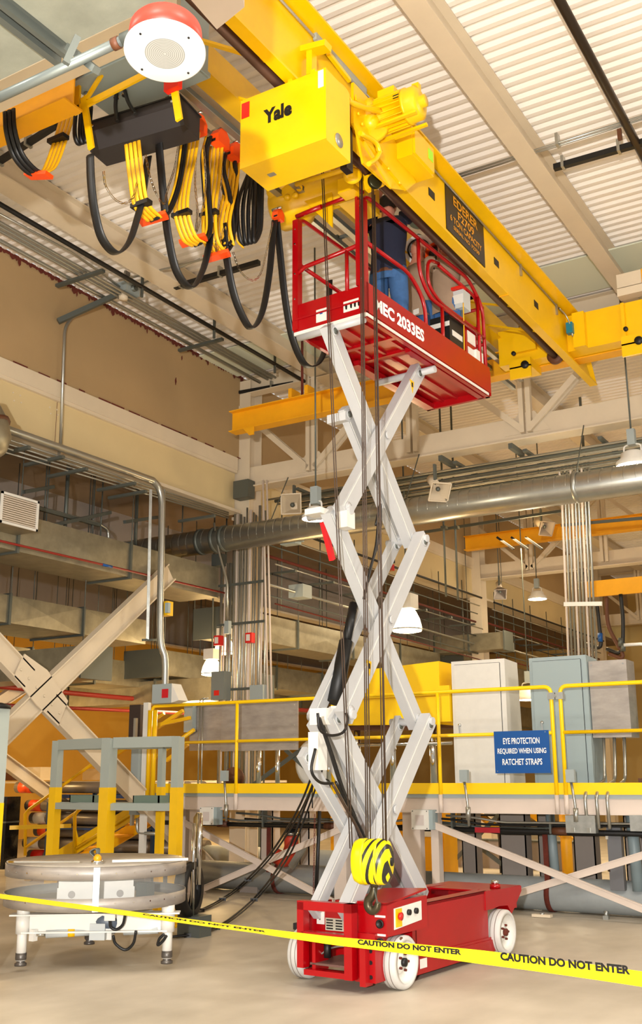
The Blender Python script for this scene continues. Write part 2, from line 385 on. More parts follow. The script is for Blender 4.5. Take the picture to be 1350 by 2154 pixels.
cr = thing('bridge_crane', 'yellow overhead crane bridge with black capacity sign spanning the bay', 'crane', (-3.8, 8, 6.6))
Y0, Y1 = 3.0, 13.15
obj('bottom_flange', MB().bx(-3.755, -3.655, Y0, Y1, 6.585, 6.605), YEL, cr)
obj('web', MB().prism([(-3.716, Y0, 6.6), (-3.716, Y1-.05, 6.6), (-3.716, 12.45, 7.2), (-3.716, Y0, 7.2)], (.012, 0, 0)), YEL, cr)
obj('top_flange', MB().bx(-3.87, -3.55, Y0, 12.45, 7.2, 7.22), YEL, cr)
obj('end_plate', MB().prism([(-3.75, Y1-.02, 6.6), (-3.66, Y1-.02, 6.6), (-3.66, 12.9, 6.9), (-3.75, 12.9, 6.9)], (0, .015, 0)), YEL, cr)
obj('flange_cap', MB().bx(-3.757, -3.653, 9.95, 9.965, 6.575, 6.61), YELD, cr)
# narrower left beam
obj('side_beam', MB().bx(-4.76, -4.58, 3, 12.9, 7.085, 7.10).bx(-4.64, -4.63, 3, 12.9, 7.1, 7.40).bx(-4.76, -4.63, 3, 12.9, 7.40, 7.415), YEL, cr)
for y in (10.35, 11.15):
    obj('tie_plate', MB().bar((-4.6, y+.5, 7.1), (-3.75, y, 6.62), .08, .02), YEL, cr)
for y in (5.2, 6.2): obj('tie_plate', MB().bar((-4.6, y+.1, 7.12), (-3.75, y+.3, 6.63), .05, .02), YEL, cr)
obj('drive_shaft', MB().cyl((-3.85, 3.5, 6.65), (-3.85, 12.15, 6.65), .042, 12), mat('bare_steel_shaft', (.35, .25, .20), .4, .6), cr)
h = obj('shaft_bearing', MB().lathe([(.04, 0), (.10, 0), (.10, .06), (.05, .06)], (-3.85, 12.02, 6.65), (0, 1, 0)), BROWN, cr)
# end truck riding on the far runway
e = obj('end_truck', MB().bx(-4.62, -1.2, 12.12, 12.15, 6.72, 7.16).bx(-4.62, -1.2, 12.12, 12.36, 7.16, 7.18).bx(-4.62, -1.2, 12.12, 12.36, 6.70, 6.72), YEL, cr)
for q in ((-3.60, -3.45, 12.02, 12.12, 6.7, 7.16), (-3.0, -2.96, 12.05, 12.12, 6.72, 7.16), (-4.4, -4.1, 12.06, 12.12, 6.82, 7.1)): obj('stiffener', MB().bx(*q), YEL, cr)
for x in (-4.28, -2.85):
    w = obj('wheel_box', MB().bx(x-.16, x+.12, 12.0, 12.4, 6.58, 6.70).bx(x-.16, x+.12, 12.0, 12.03, 6.44, 6.6), YEL, cr)
    obj('wheel', MB().lathe([(.0, 0), (.05, 0), (.05, .03), (.025, .035), (.025, .02), (0, .02)], (x+.05, 11.97, 6.60), (0, 1, 0)), BLK, w)
    obj('buffer', MB().lathe([(0, 0), (.028, 0), (.028, .03), (0, .03)], (x-.09, 11.97, 6.78), (0, 1, 0)), BLK, w)
# conduit and clips on the girder
obj('girder_conduit', MB().cyl((-3.69, 3.5, 7.17), (-3.69, 12.0, 7.17), .012, 8), COND, cr)
for y in (10.75, 12.0): obj('clip', MB().bx(-3.71, -3.68, y*.976, y*.976+.03, 7.05, 7.19), COND, cr)
obj('limit_switch', MB().bx(-3.66, -3.58, 11.95, 12.03, 6.88, 7.02), TEAL, cr)
obj('cable_hook', MB().tube(curve([(-3.68, 11.8, 7.16), (-3.64, 11.92, 7.1), (-3.60, 11.97, 6.95), (-3.6, 12.0, 6.85), (-3.6, 12.06, 6.92)]), .01, 6), COND, cr)
for y in (8.3, 9.95, 11.2):
    obj('slot', MB().bx(-3.704, -3.699, y*.976, y*.976+.13, 6.85, 6.93), BLK, cr)
sg = obj('capacity_sign', MB().bx(-3.704, -3.695, 8.48, 9.43, 6.68, 7.165), SIGNB, cr)
for s, z, h, w in (('EDERER', 7.07, .10, .60), ('F2709', 6.95, .09, .40), ('6 TON CAPACITY', 6.85, .068, .78), ('SERIAL NO. F2709', 6.765, .043, .64)):
    text(s, h, GTXT, (-3.693, 8.955, z), (0, 1, 0), (0, 0, 1), sg, width=w, bold=.02)
# runway beams and hangers
for nm, yy, x0, x1, lb in (('far', 12.45, -9.12, 8, 'orange yellow runway beam with a cut end left of the scissor lift'), ('near', 5.0, -12, -5.2, 'orange yellow runway beam at the left edge behind the cable loop'), ('mid', 22.4, -9.6, 8, 'orange runway beam of the next bay seen through the second truss')):
    z = 6.68 if nm != 'near' else 6.50
    r = thing('runway_beam', lb, 'beam', ((x0+x1)/2, yy, z))
    obj('flange', MB().bx(x0, x1, yy-.1, yy+.1, z, z+.015), YELD, r); obj('web', MB().bx(x0, x1, yy-.006, yy+.006, z+.015, z+.32), YELD, r)
    obj('flange', MB().bx(x0, x1, yy-.1, yy+.1, z+.32, z+.335), YELD, r)
    if nm == 'far':
        obj('end_stop', MB().prism([(x0+.28, yy-.12, z), (x0+.48, yy-.12, z), (x0+.48, yy-.12, z-.13), (x0+.40, yy-.12, z-.13)], (0, .02, 0)), YELD, r)
        for x in (-7.85, -2.2):
            hg = thing('beam_hanger', 'steel rod and yellow clamp holding the far runway beam '+('left of' if x < -5 else 'right of')+' the lift platform', 'hanger', (x, yy, z+.33))
            obj('clamp', MB().bx(x-.17, x-.11, yy-.12, yy+.12, z+.335, z+.47).bx(x+.11, x+.17, yy-.12, yy+.12, z+.335, z+.47).bx(x-.17, x+.17, yy-.03, yy+.03, z+.335, z+.37), YELD, hg)
            obj('rod', MB().cyl((x, yy, z+.35), (x, yy, 7.98), .02, 8), RUST, hg); obj('head_plate', MB().bx(x-.1, x+.1, yy-.1, yy+.1, 7.98, 8.0), STRUT, hg)

# ---------------------------------------------------------------- hoist trolley
ho = thing('hoist_trolley', 'big yellow electric hoist with black lettering on its control cabinet', 'hoist', (-4.3, 7.1, 6.9))
cb = obj('control_cabinet', MB().bx(-4.13, -3.39, 5.70, 6.05, 5.97, 6.56), YEL, ho)
obj('cabinet_lid', MB().bx(-4.137, -3.383, 5.688, 5.70, 5.97, 6.553), YEL, cb)
text('Yale', .125, BTXT, (-3.80, 5.687, 6.33), (1, 0, 0), (0, 0, 1), cb, bold=.05, width=.255)
obj('warning_label', MB().bx(-4.125, -4.055, 5.682, 5.687, 6.39, 6.52), REDL, cb, 'red warning label')
obj('rating_label', MB().bx(-3.445, -3.40, 5.682, 5.687, 6.40, 6.54), WHT, cb, 'white rating label')
obj('round_plate', MB().lathe([(0, .002), (.055, .002), (.055, 0)], (-3.387, 5.88, 6.06), (1, 0, 0)), GALV, cb)
obj('drain_plate', MB().bx(-4.0, -3.94, 5.85, 5.89, 5.964, 5.97), GALV, cb)
obj('latch', MB().bx(-3.52, -3.48, 5.70, 5.73, 6.56, 6.59).bx(-3.72, -3.68, 5.70, 5.73, 6.56, 6.585), YEL, cb)
obj('drum', MB().lathe([(0, 0), (.16, 0), (.22, .05), (.22, .3), (.16, .36), (.16, .95), (0, .95)], (-5.05, 7.55, 6.83), (1, 0, 0), 28), YEL, ho)
g = obj('gearbox', MB().lathe([(0, 0), (.15, 0), (.19, .03), (.19, .10), (.12, .13), (.05, .13), (0, .13)], at(600, 395, Y=7.45), (.5, -.6, -.5), 20), YEL, ho)
for dx, dy in ((-18, -8), (5, 12), (22, 8), (30, -8)):
    p = at(600+dx, 402+dy, Y=7.35); obj('boss', MB().lathe([(0, 0), (.03, 0), (.03, .05), (0, .05)], p, (.3, -.6, -.6), 10), YEL, g)
def plate(name, pts, Yp, m, par, th=.02):
    return obj(name, MB().prism([at(*p, Y=Yp) for p in reversed(pts)], (0, th, 0)), m, par)
plate('bracket', [(618, 385), (698, 378), (698, 478), (690, 470), (615, 400)], 7.42, YEL, ho)
plate('bracket', [(700, 375), (752, 355), (756, 415), (702, 432)], 7.5, YEL, ho)
obj('bracket', MB().prism([at(*q, X=-3.60) for q in ((738, 175), (775, 215), (800, 250), (870, 385), (850, 402), (755, 290), (738, 260))], (.025, 0, 0)), YEL, ho)
obj('bracket', MB().prism([at(*q, X=-3.62) for q in ((745, 270), (775, 300), (850, 402), (820, 398), (760, 345))], (.02, 0, 0)), YEL, ho)
obj('dark_gap_block', MB().bx(-3.68, -3.62, 6.4, 6.5, 6.2, 6.6), BLK, ho)  # solid black block drawn for the dark gap in the trolley
obj('cross_tube', MB().cyl(at(622, 388, Y=7.05), at(776, 341, Y=7.05), .022, 10), YEL, ho)
obj('trolley_frame', MB().bx(-4.35, -3.60, 7.35, 7.40, 6.95, 7.18).bx(-4.35, -4.30, 7.3, 8.0, 6.94, 7.14).bx(-3.66, -3.61, 7.0, 7.6, 7.0, 7.3), YEL, ho)
obj('end_housing', MB().bx(-4.35, -4.12, 7.5, 7.9, 6.66, 6.92), YEL, ho)
obj('side_rail', MB().bar(at(662, 75, X=-3.68), at(768, 195, X=-3.68), .03, .07), GRBOX, ho)
obj('top_bracket', MB().bar(at(655, 160, Y=5.9), at(655, 105, Y=5.9), .07, .05).bar(at(636, 110, Y=5.9), at(690, 96, Y=5.9), .10, .05).bar(at(690, 112, X=-3.58), at(735, 170, X=-3.58), .03, .03), YEL, ho)
# plates, gussets, bolts of the trolley side frame
for q in ((760, 262), (775, 290), (792, 325), (815, 355), (838, 385), (752, 240)):
    p = at(*q, X=-3.57); obj('bolt', MB().cyl(p, p+V((.02, 0, 0)), .016, 6), YEL, ho)
for a, b in (((765, 300), (822, 392)), ((778, 262), (800, 330)), ((748, 205), (800, 250))):
    obj('gusset', MB().bar(at(*a, X=-3.56), at(*b, X=-3.56), .05, .012, (1, 0, 0)), YEL, ho)
obj('gear_cover', MB().lathe([(0, 0), (.15, 0), (.16, .02), (.14, .05), (.06, .06), (.06, .10), (0, .10)], at(778, 262, X=-3.58), (.55, -.75, -.3), 26), YEL, ho)
obj('trolley_wheel', MB().lathe([(0, 0), (.07, 0), (.08, .02), (.05, .05), (0, .05)], at(742, 372, Y=6.9), (.4, -.9, 0), 20), YEL, ho)
obj('limit_box', MB().box(at(735, 395, Y=7.3), (.16, .14, .14)), YEL, ho); obj('limit_box', MB().box(at(765, 372, Y=7.3), (.10, .12, .18)), YEL, ho)
# motor
ma, mz = at(786, 252, Y=6.8), at(886, 214, Y=6.8); md = (mz-ma).normalized(); L = (mz-ma).length
mo = obj('motor', MB().lathe([(0, -.02), (.165, -.02), (.175, .0), (.175, .03), (.135, .05), (.125, .07), (.125, L*.70), (.15, L*.70), (.15, L*.76), (.14, L*.76), (.14, L*.95), (.10, L), (.05, L), (.05, L+.04), (0, L+.04)], ma, md, 30), YEL, ho)
for k in range(20):
    a = 2*PI*k/20; u = md.orthogonal().normalized(); w = md.cross(u); r_ = (u*math.cos(a)+w*math.sin(a))
    obj('fin', MB().bar(ma+md*.06+r_*.135, ma+md*L*.70+r_*.135, .007, .03, r_), YEL, mo)
p = at(800, 210, Y=6.75); obj('terminal_box', MB().bar(p, p+md*.15, .10, .10), YEL, mo)
for dz in (-.1, .1): obj('foot_rail', MB().bar(ma+V((0, dz, -.15)), mz+V((0, dz, -.15)), .03, .02), YEL, mo)
p = at(876, 205, Y=6.8); obj('lifting_eye', MB().bar(p, p+V((0, 0, .12)), .06, .05), YEL, mo)
p = at(826, 205, Y=6.66); obj('nameplate', MB().bar(p, p+md*.06, .005, .03), BLK, mo)
mc = obj('brake_box', MB().bx(-3.66, -3.43, 7.2, 7.62, 6.69, 6.97), YEL, ho)
obj('box_lid', MB().bx(-3.43, -3.41, 7.22, 7.60, 6.71, 6.95), YEL, mc)
obj('lime_label', MB().bx(-3.409, -3.405, 7.48, 7.57, 6.80, 6.90), LIME, mc, 'lime green inspection label')
for pts in ([(708, 175), (725, 190), (738, 215), (760, 225), (800, 232)], [(710, 212), (740, 216), (775, 230), (802, 236)], [(757, 280), (790, 300), (800, 325)], [(775, 345), (790, 335), (800, 318)]):
    obj('hose', MB().tube(curve([at(*q, X=-3.46) for q in pts], 5), .02, 8), YEL, ho)
sv = obj('sheave', MB().lathe([(0, 0), (.055, 0), (.065, .01), (.05, .02), (.065, .03), (.055, .04), (0, .04)], at(786, 384, Y=7.12), (.7, -.5, -.1), 20), mat('greasy_sheave', (.22, .22, .14), .3, .6), ho)
plate('sheave_cover', [(762, 372), (812, 352), (818, 368), (800, 385), (768, 400)], 7.15, YEL, ho, .06)
for (a, b) in (((676, 350), (736, 1785)), ((680, 360), (741, 1785)), ((756, 330), (770, 1775)), ((759, 330), (774, 1775)), ((761, 330), (779, 1775)), ((782, 385), (806, 1780)), ((785, 385), (811, 1780)), ((788, 410), (813, 1780))):
    A = at(*a, Y=7.14); B = at(*b, Y=7.14); obj('wire_rope', MB().tube([A, B], .0055, 6), WIRE, ho)
# pendant cable and reel parts seen above the hoist
t = thing('cable_bracket', 'grey cable bracket with teal plug hanging in front of the crane girder at the top', 'bracket', at(612, 60, Y=6.3))
obj('stem', MB().bar(at(620, -30, Y=6.3), at(618, 42, Y=6.3), .03, .03), STRUT, t)
obj('stripe', MB().bar(at(624, -30, Y=6.3), at(622, 42, Y=6.3), .008, .035), YEL, t)
obj('plug', MB().box(at(631, 28, Y=6.3), (.05, .05, .1)), TEAL, t)
obj('loop', MB().tube(curve([at(*q, Y=6.3) for q in ((608, 40), (607, 60), (606, 85), (622, 112), (636, 100), (642, 70), (640, 25))], 6), .012, 8), COND, t)
obj('conduit_body', MB().bar(at(600, 88, Y=6.28), at(622, 112, Y=6.28), .05, .05), GALV, t)
obj('conduit', MB().cyl(at(515, -10, Y=6.28), at(600, 92, Y=6.28), .014, 8), COND, t)

# ---------------------------------------------------------------- hook block
HB = at(783, 1812, Y=7.14)
def stripes():
    m = bpy.data.materials.new('hazard_stripes'); m.use_nodes = True; nt = m.node_tree; b = nt.nodes['Principled BSDF']; L = nt.links.new
    tc = nt.nodes.new('ShaderNodeTexCoord'); sp = nt.nodes.new('ShaderNodeSeparateXYZ'); L(tc.outputs['Object'], sp.inputs[0])
    def M(op, a, bb):
        n = nt.nodes.new('ShaderNodeMath'); n.operation = op
        for i, q in enumerate((a, bb)):
            if isinstance(q, (int, float)): n.inputs[i].default_value = q
            else: L(q, n.inputs[i])
        return n.outputs[0]
    d = M('ADD', M('MULTIPLY', sp.outputs[0], 17), M('MULTIPLY', sp.outputs[2], -5.5))
    f = M('GREATER_THAN', M('FRACT', d, 0), .62); ok = M('MULTIPLY', f, M('GREATER_THAN', sp.outputs[0], -.02))
    mx = nt.nodes.new('ShaderNodeMix'); mx.data_type = 'RGBA'; L(ok, mx.inputs[0]); mx.inputs[6].default_value = lin((1, .93, .0))+(1,); mx.inputs[7].default_value = (.02, .02, .015, 1)
    L(mx.outputs[2], b.inputs['Base Color']); b.inputs['Roughness'].default_value = .35
    return m
STR = stripes()
hb = thing('hook_block', 'yellow and black striped crane hook block hanging in front of the lift', 'hook', HB)
mb = MB(); N = 24; prof2 = [(.0, -.14), (.10, -.14), (.135, -.125), (.15, -.09), (.15, -.03), (.148, 0), (.15, .03), (.15, .09), (.135, .125), (.10, .14), (0, .14)]
ax = V((1, .25, 0)).normalized(); mb.lathe(prof2, HB, ax, 28); mb.v = [(x, y, HB.z+(z-HB.z)*1.08) for x, y, z in mb.v]
obj('sheave_housing', mb, STR, hb)
for s in (-.05, .05): obj('rope_guard', MB().lathe([(.152, -.01), (.165, -.005), (.165, .005), (.152, .01)], HB+ax*s, ax, 28), mat('guard_yellow', (.9, .82, .1), .3) if s < 0 else MATS['guard_yellow'], hb)
obj('pin', MB().cyl(HB-ax*.15, HB+ax*.155, .03, 10), BLK, hb)
HS = mat('forged_steel', (.30, .27, .20), .35, .7)
hk = [at(*q, Y=7.14) for q in ((787, 1858), (786, 1872), (783, 1884), (775, 1895), (775, 1908), (783, 1916), (792, 1910), (795, 1898))]
obj('shank', MB().cyl(at(788, 1852, Y=7.14), at(787, 1866, Y=7.14), .035, 10, .03), HS, hb)
obj('hook', MB().tube(curve(hk, 5), [.022+.012*math.sin(PI*i/35) for i in range(36)], 10), HS, hb)
obj('latch', MB().bar(at(787, 1870, Y=7.12), at(794, 1900, Y=7.12), .012, .006), STRUT, hb)

# ---------------------------------------------------------------- festoon system
FX = -4.85
for k, (x, lb) in enumerate(((-4.87, 'left steel festoon track running past the platform under the crane'), (-4.66, 'right steel festoon track running past the platform under the crane'))):
    t = thing('festoon_track', lb, 'track', (x, 9, 6.82)); obj('rail', MB().bar((x, 5.4, 6.84), (x, 13.3-.25*k, 6.84), .045, .055), STRUT, t)
    obj('lip', MB().bx(x-.03, x+.03, 5.4, 13.3-.25*k, 6.808, 6.814), COND, t)
    for y in (6.7, 8.4, 10.4, 12.2): obj('bracket', MB().bx(x-.02, -4.2, y, y+.03, 6.87, 6.90).bx(x-.02, x+.02, y-.03, y+.06, 6.86, 6.9), STRUT, t)
def rib(pts, X, m, name, par, w=.03, th=.009, off=0, dx=0):
    P_ = curve([at(px+off, py, X=X) for px, py in pts], 6)
    P_ = [q+V((dx, 0, 0)) for q in P_]; return obj(name, MB().tube(P_, th, 8, flat=w/th, up=(1, 0, 0)), m, par)
def loopthing(lb, loc, grp='festoon cable loops'):
    return thing('festoon_cable', lb, 'cable', loc, group=grp)
for nm, pts in (('leftmost long black festoon loop below the black box', [(190, 325), (192, 380), (199, 440), (215, 500), (245, 532), (272, 508), (290, 455), (300, 410), (312, 330)]),
                ('second long black festoon loop behind the yellow bundles', [(330, 250), (337, 330), (345, 420), (355, 500), (372, 570), (402, 605), (425, 572), (438, 525), (445, 470)]),
                ('third black festoon loop ending at the lone orange saddle', [(470, 470), (477, 540), (490, 610), (508, 660), (530, 690), (552, 655), (566, 580), (573, 510), (578, 462)]),
                ('rightmost black festoon loop touching the red platform rail', [(582, 462), (590, 540), (600, 630), (615, 710), (640, 765), (665, 768), (682, 740), (690, 690), (693, 590)])):
    t = loopthing(nm, at(*pts[0], X=FX)); rib(pts, FX, RUB, 'cable', t, .036); rib(pts, FX, RUB, 'cable', t, .03, .007, 4, -.03)
bund = [('yellow and black festoon bundle nearest the black box', [(278, 300), (286, 370), (297, 430), (325, 462)], [(325, 462), (352, 450), (374, 395), (386, 320), (390, 270)], (325, 459)),
        ('yellow and black festoon bundle hanging from the first orange saddle', [(406, 275), (398, 330), (384, 400), (382, 450), (398, 500), (418, 515)], [(418, 515), (440, 490), (436, 400), (432, 330), (440, 290)], (409, 505)),
        ('yellow and black festoon bundle hanging from the second orange saddle', [(455, 305), (448, 380), (440, 450), (445, 510), (470, 540)], [(470, 540), (488, 505), (482, 420), (468, 360), (472, 325)], (459, 538)),
        ('narrow yellow and black festoon bundle beside the hoist cabinet', [(492, 330), (484, 400), (470, 470), (478, 520)], [(478, 520), (492, 480), (496, 400), (490, 330)], None)]
for nm, ya, bk, cl in bund:
    t = loopthing(nm, at(*ya[0], X=FX))
    for k, dx in enumerate((-.048, -.016, .016, .048)): rib(ya, FX, YCAB, 'yellow_cable', t, .0175, .009, 2*k-3, dx)
    for k, dx in enumerate((-.034, 0, .034)): rib(bk, FX, RUB, 'black_cable', t, .019, .012, -2*k, dx)
    rib([(q[0]-6, q[1]-7) for q in bk], FX, YCAB, 'edge_cable', t, .012, .006)
    if cl:
        p = at(*cl, X=FX); obj('clamp', MB().bar(p+V((-.12, -.03, -.015)), p+V((.08, .05, .03)), .09, .03), ORG, t)
        for q in (ya[len(ya)//2], ): pp = at(*q, X=FX); obj('tie', MB().box(pp, (.17, .06, .035)), RUB, t)
t = loopthing('coiled black festoon cables right beside the hoist', at(515, 370, X=FX))
for k in range(4): rib([(522-3*k, 365), (502+3*k, 420), (500+3*k, 470), (510, 515), (530-2*k, 490), (533-2*k, 430), (528, 385)], FX, RUB, 'black_cable', t, .02, .014, 2*k, .03*k)
rib([(497, 380), (490, 440), (496, 500), (512, 522)], FX, YCAB, 'yellow_cable', t, .01, .006)
pts = [(17, 232), (20, 275), (35, 325), (62, 358), (85, 368)]; p2 = [(85, 368), (105, 352), (125, 300), (140, 250), (152, 195)]
t = loopthing('festoon loop alone at the upper left edge, half black half yellow', at(17, 232, X=-5.7))
for k, dx in enumerate((-.036, 0, .036)): rib(pts, -5.7, RUB, 'black_cable', t, .021, .012, 2*k, dx)
for k, dx in enumerate((-.054, -.018, .018, .054)): rib(p2, -5.7, YCAB, 'yellow_cable', t, .019, .009, 2*k-3, dx)
p = at(77, 370, X=-5.7); obj('clamp', MB().bar(p+V((-.1, .0, .035)), p+V((.12, .02, -.02)), .09, .03), ORG, t)
p = at(122, 293, X=-5.7); obj('tie', MB().box(p, (.18, .07, .035)), RUB, t)
t = loopthing('short thick black cable loop under the yellow bracket at upper left', at(165, 240, X=-5.5))
for k in range(3): rib([(160+6*k, 225), (157+5*k, 280), (165+2*k, 303), (175, 290), (176+2*k, 230)], -5.5, RUB, 'black_cable', t, .02, .014, 0, .03*k)
for px, py, nb in ((404, 262, 'left'), (452, 293, 'middle'), (483, 321, 'right'), (578, 453, 'lone')):
    p = at(px, py, X=FX); t = thing('cable_saddle', 'orange cable saddle on the festoon track, '+('%s of the three beside the hoist' % nb if nb != 'lone' else 'far one left of the red platform'), 'saddle', p, group='orange cable saddles')
    s = .7 if nb == 'lone' else 1
    obj('saddle', MB().prism([p+V((0, -.07*s, -.08*s)), p+V((0, .09*s, -.08*s)), p+V((0, .09*s, .01)), p+V((0, .04*s, .07*s)), p+V((0, -.03*s, .06*s)), p+V((0, -.07*s, 0))], (.09*s, 0, 0)), ORG, t)
    obj('roller', MB().cyl(p+V((-.03, 0, .085*s)), p+V((.11*s, 0, .085*s)), .014, 8), CHR, t)
    obj('slot', MB().bx(p.x+.02, p.x+.06, p.y-.072*s, p.y-.069*s, p.z-.07*s, p.z-.045*s), BLK, t)
for i, pts in enumerate(([(218, 360), (222, 390), (240, 418), (262, 428), (280, 415), (288, 385)], [(306, 325), (315, 370), (330, 410), (345, 430), (352, 400), (368, 350), (377, 290)], [(415, 300), (410, 380), (415, 440), (413, 490), (432, 400), (428, 300)], [(468, 320), (462, 420), (455, 480), (455, 530), (470, 480)], [(490, 530), (505, 570), (530, 590), (548, 575), (560, 530), (574, 465)])):
    P_ = curve([at(*q, X=FX+.04) for q in pts], 14); mb = MB()
    ln = 0; last = P_[0]; k = 0
    for q in P_[1:]:
        while (q-last).length > .03:
            d = (q-last).normalized(); e2 = last+d*.036; sd = d.cross(V((1, 0, 0)) if k % 2 else V((0, 1, .3))).normalized()*.007
            mb.bar(last+sd, e2+sd, .004, .004); mb.bar(last-sd, e2-sd, .004, .004); last = last+d*.03; k += 1
    solo('chain', mb, CHR, ['thin steel chain sagging below the black box', 'thin steel chain between the first two cable bundles', 'steel chain hanging inside the second cable bundle', 'steel chain hanging inside the third cable bundle', 'thin steel chain sagging left of the lone orange saddle'][i], 'chain', 'festoon pull chains')
# grey control cabinet with yellow frame
t = thing('crane_panel', 'blue grey crane control panel behind yellow bars at upper left', 'panel', (-4.9, 5.35, 6.8))
obj('cabinet', MB().bx(-5.36, -4.4, 5.09, 5.61, 6.8, 7.5), GREYB, t)
obj('lid', MB().bx(-5.37, -4.39, 5.07, 5.63, 6.82, 6.86), GREYB, t)
for q in ((182, 195), (245, 195), (262, 190)): p = at(*q, Z=6.8); obj('gland', MB().cyl(p, p+V((0, 0, -.05)), .022, 8), CHR, t)
for pts in ([(245, 197), (243, 225), (247, 255)], [(262, 190), (270, 215), (285, 240)]): obj('cable', MB().tube(curve([at(*q, Y=5.32) for q in pts]), .016, 8), RUB, t)
t = thing('panel_frame', 'yellow flat bar frame holding the black box', 'frame', at(180, 215, Y=5.2))
for a, b, w in (((165, 130), (162, 240), .055), ((238, 118), (182, 208), .035), ((158, 232), (318, 150), .055), ((176, 205), (192, 312), .055), ((362, 158), (377, 252), .055)):
    A, B = at(*a, Y=5.15), at(*b, Y=5.15); obj('bar', MB().bar(A, B, .02, w, (B-A).cross(V((0, 1, 0)))), YEL, t)
p = at(364, 172, Y=5.12); obj('hinge', MB().box(p, (.13, .05, .14)), REDL, t)
A, B = at(190, 320, Z=6.38), at(388, 262, Z=6.38)
bb = thing('black_box', 'long matte black box hanging from yellow bars above the cables', 'box', (A+B)/2, local=True)
d = (B-A); L = d.length; ang = math.atan2(d.y, d.x); bb.rotation_euler = (0, 0, ang)
obj('body', MB().prism([(-L/2, 0, 0), (-L/2, .22, 0), (-L/2, .22, .20), (-L/2, -.08, .20), (-L/2, -.08, .12)], (L, 0, 0)), BOXB, bb)
obj('lid', MB().bx(-L/2-.01, L/2+.01, -.09, .23, .20, .212), BLK, bb)
for s in (-1, 1): obj('screw', MB().cyl((s*L*.42, -.085, .17), (s*L*.42, -.075, .17), .01, 8), CHR, bb)
# ceiling speaker
p = at(347, 106, D=4.3); n = V((.07, -.09, -.99)).normalized()
t = thing('ceiling_speaker', 'round red and white loudspeaker hanging from a conduit at the top', 'speaker', p)
obj('shell', MB().lathe([(0, -.115), (.138, -.115), (.148, -.1), (.155, 0), (0, 0)], p, n, 40), SPK_R, t)
obj('face', MB().lathe([(.155, 0), (.166, .0), (.166, .012), (.16, .016), (0, .016)], p, n, 48), SPK_W, t)
g = MB().lathe([(0, .018), (.082, .018)], p, n, 40); u = n.orthogonal().normalized(); w = n.cross(u)
obj('grille', g, mat('grille_mesh', (.60, .60, .58), .5), t)
mb = MB()
for k in range(1, 11): mb.lathe([(.0078*k, .0185), (.0078*k+.0022, .0185)], p, n, 36)
obj('grille_rings', mb, mat('grille_grey', (.42, .42, .40), .5), t)
for k in range(4): q = p+n*.017+(u*math.cos(.9+k*PI/2)+w*math.sin(.9+k*PI/2))*.135; obj('screw', MB().cyl(q, q+n*.003, .005, 8), BLK, t)
A = at(258, 85, D=4.45); B = at(-60, 232, D=4.75)
obj('elbow', MB().cyl(A, A+(A-B).normalized()*.1, .03, 12), STRUT, t)
c = thing('conduit_run', 'thick grey conduit leading to the round red speaker', 'conduit', B); obj('pipe', MB().cyl(B, A, .022, 14), mat('aged_conduit', (.48, .51, .50), .4, .6), c)
obj('coupling', MB().cyl(A+(B-A)*.02, A+(B-A)*.06, .027, 14), BROWN, c)
for q in ((160, 128),): p = at(*q, D=4.55); obj('clamp', MB().bar(p+V((-.02, -.04, -.03)), p+V((0, 0, .12)), .02, .03), STRUT, c)
u = thing('strut_arm', 'short grey strut crossing the thick speaker conduit', 'strut', at(180, 130, D=4.6)); obj('channel', MB().bar(at(145, 100, D=4.7), at(203, 148, D=4.5), .035, .03), STRUT, u)
# foil ducts, top left corner
t = thing('insulated_duct', 'foil wrapped air duct with a grey flange in the top left corner', 'duct', (-3.6, 2.8, 5.2))
obj('section', MB().bx(-9, -3.66, 2.2, 3.32, 5.2, 5.8), HVAC, t); obj('section', MB().bx(-3.50, -2.5, 2.2, 3.32, 5.2, 5.8), HVAC, t)
obj('flange', MB().bx(-3.66, -3.50, 2.19, 3.31, 5.21, 5.79).bx(-3.64, -3.60, 2.15, 3.36, 5.16, 5.84).bx(-3.56, -3.53, 2.15, 3.36, 5.16, 5.84), STRUT, t)
A = [at(*q, Z=6.0) for q in ((393, -10), (456, 62), (514, 15), (500, -60))]
solo('pale_box', MB().prism(A, (0, 0, .3)), CREAMP, 'pale cream box corner right of the red speaker', 'box')
# ---------------------------------------------------------------- scissor lift (local frame: x right, y to the rear)
lf = thing('scissor_lift', 'red scissor lift with white arms fully raised under the crane', 'lift', (-4.0, 7.36, 0), math.radians(-3.2), local=True)
# chassis
ch = obj('chassis', MB().bx(-.76, 0, .55, 2.45, .06, .12).bx(-.02, 0.0, .60, 1.9, .12, .56).bx(-.12, 0.0, .60, 1.95, .54, .56).bx(-.14, -.12, .60, 2.0, .3, .56)
         .bx(-.76, -.74, .60, 1.9, .12, .56).bx(-.76, -.64, .60, 1.95, .54, .56).bx(-.64, -.62, .60, 2.0, .3, .56)
         .bx(-.76, 0, 2.36, 2.52, .36, .54).bx(-.76, 0, .55, .62, .12, .54), RED, lf)
obj('side_skirt', MB().prism([(.0, .56, .05), (.0, 2.0, .05), (.0, 2.0, .15), (.0, .56, .17)], (.022, 0, 0)).prism([(.0, .58, .17), (.0, 2.0, .15), (.0, 2.0, .17), (.0, .58, .19)], (.012, 0, 0)), RED, ch)
obj('rear_fender', MB().prism([(-.12, 1.85, .56), (-.12, 1.85, .40), (-.12, 2.0, .40), (-.12, 2.12, .41), (-.12, 2.3, .40), (-.12, 2.38, .32), (-.12, 2.44, .36), (-.12, 2.62, .50), (-.12, 2.62, .545)], (.13, 0, 0)), RED, ch)
obj('rear_fender', MB().prism([(-.76, 1.85, .56), (-.76, 1.85, .40), (-.76, 2.38, .36), (-.76, 2.62, .50), (-.76, 2.62, .545)], (.13, 0, 0)), RED, ch)
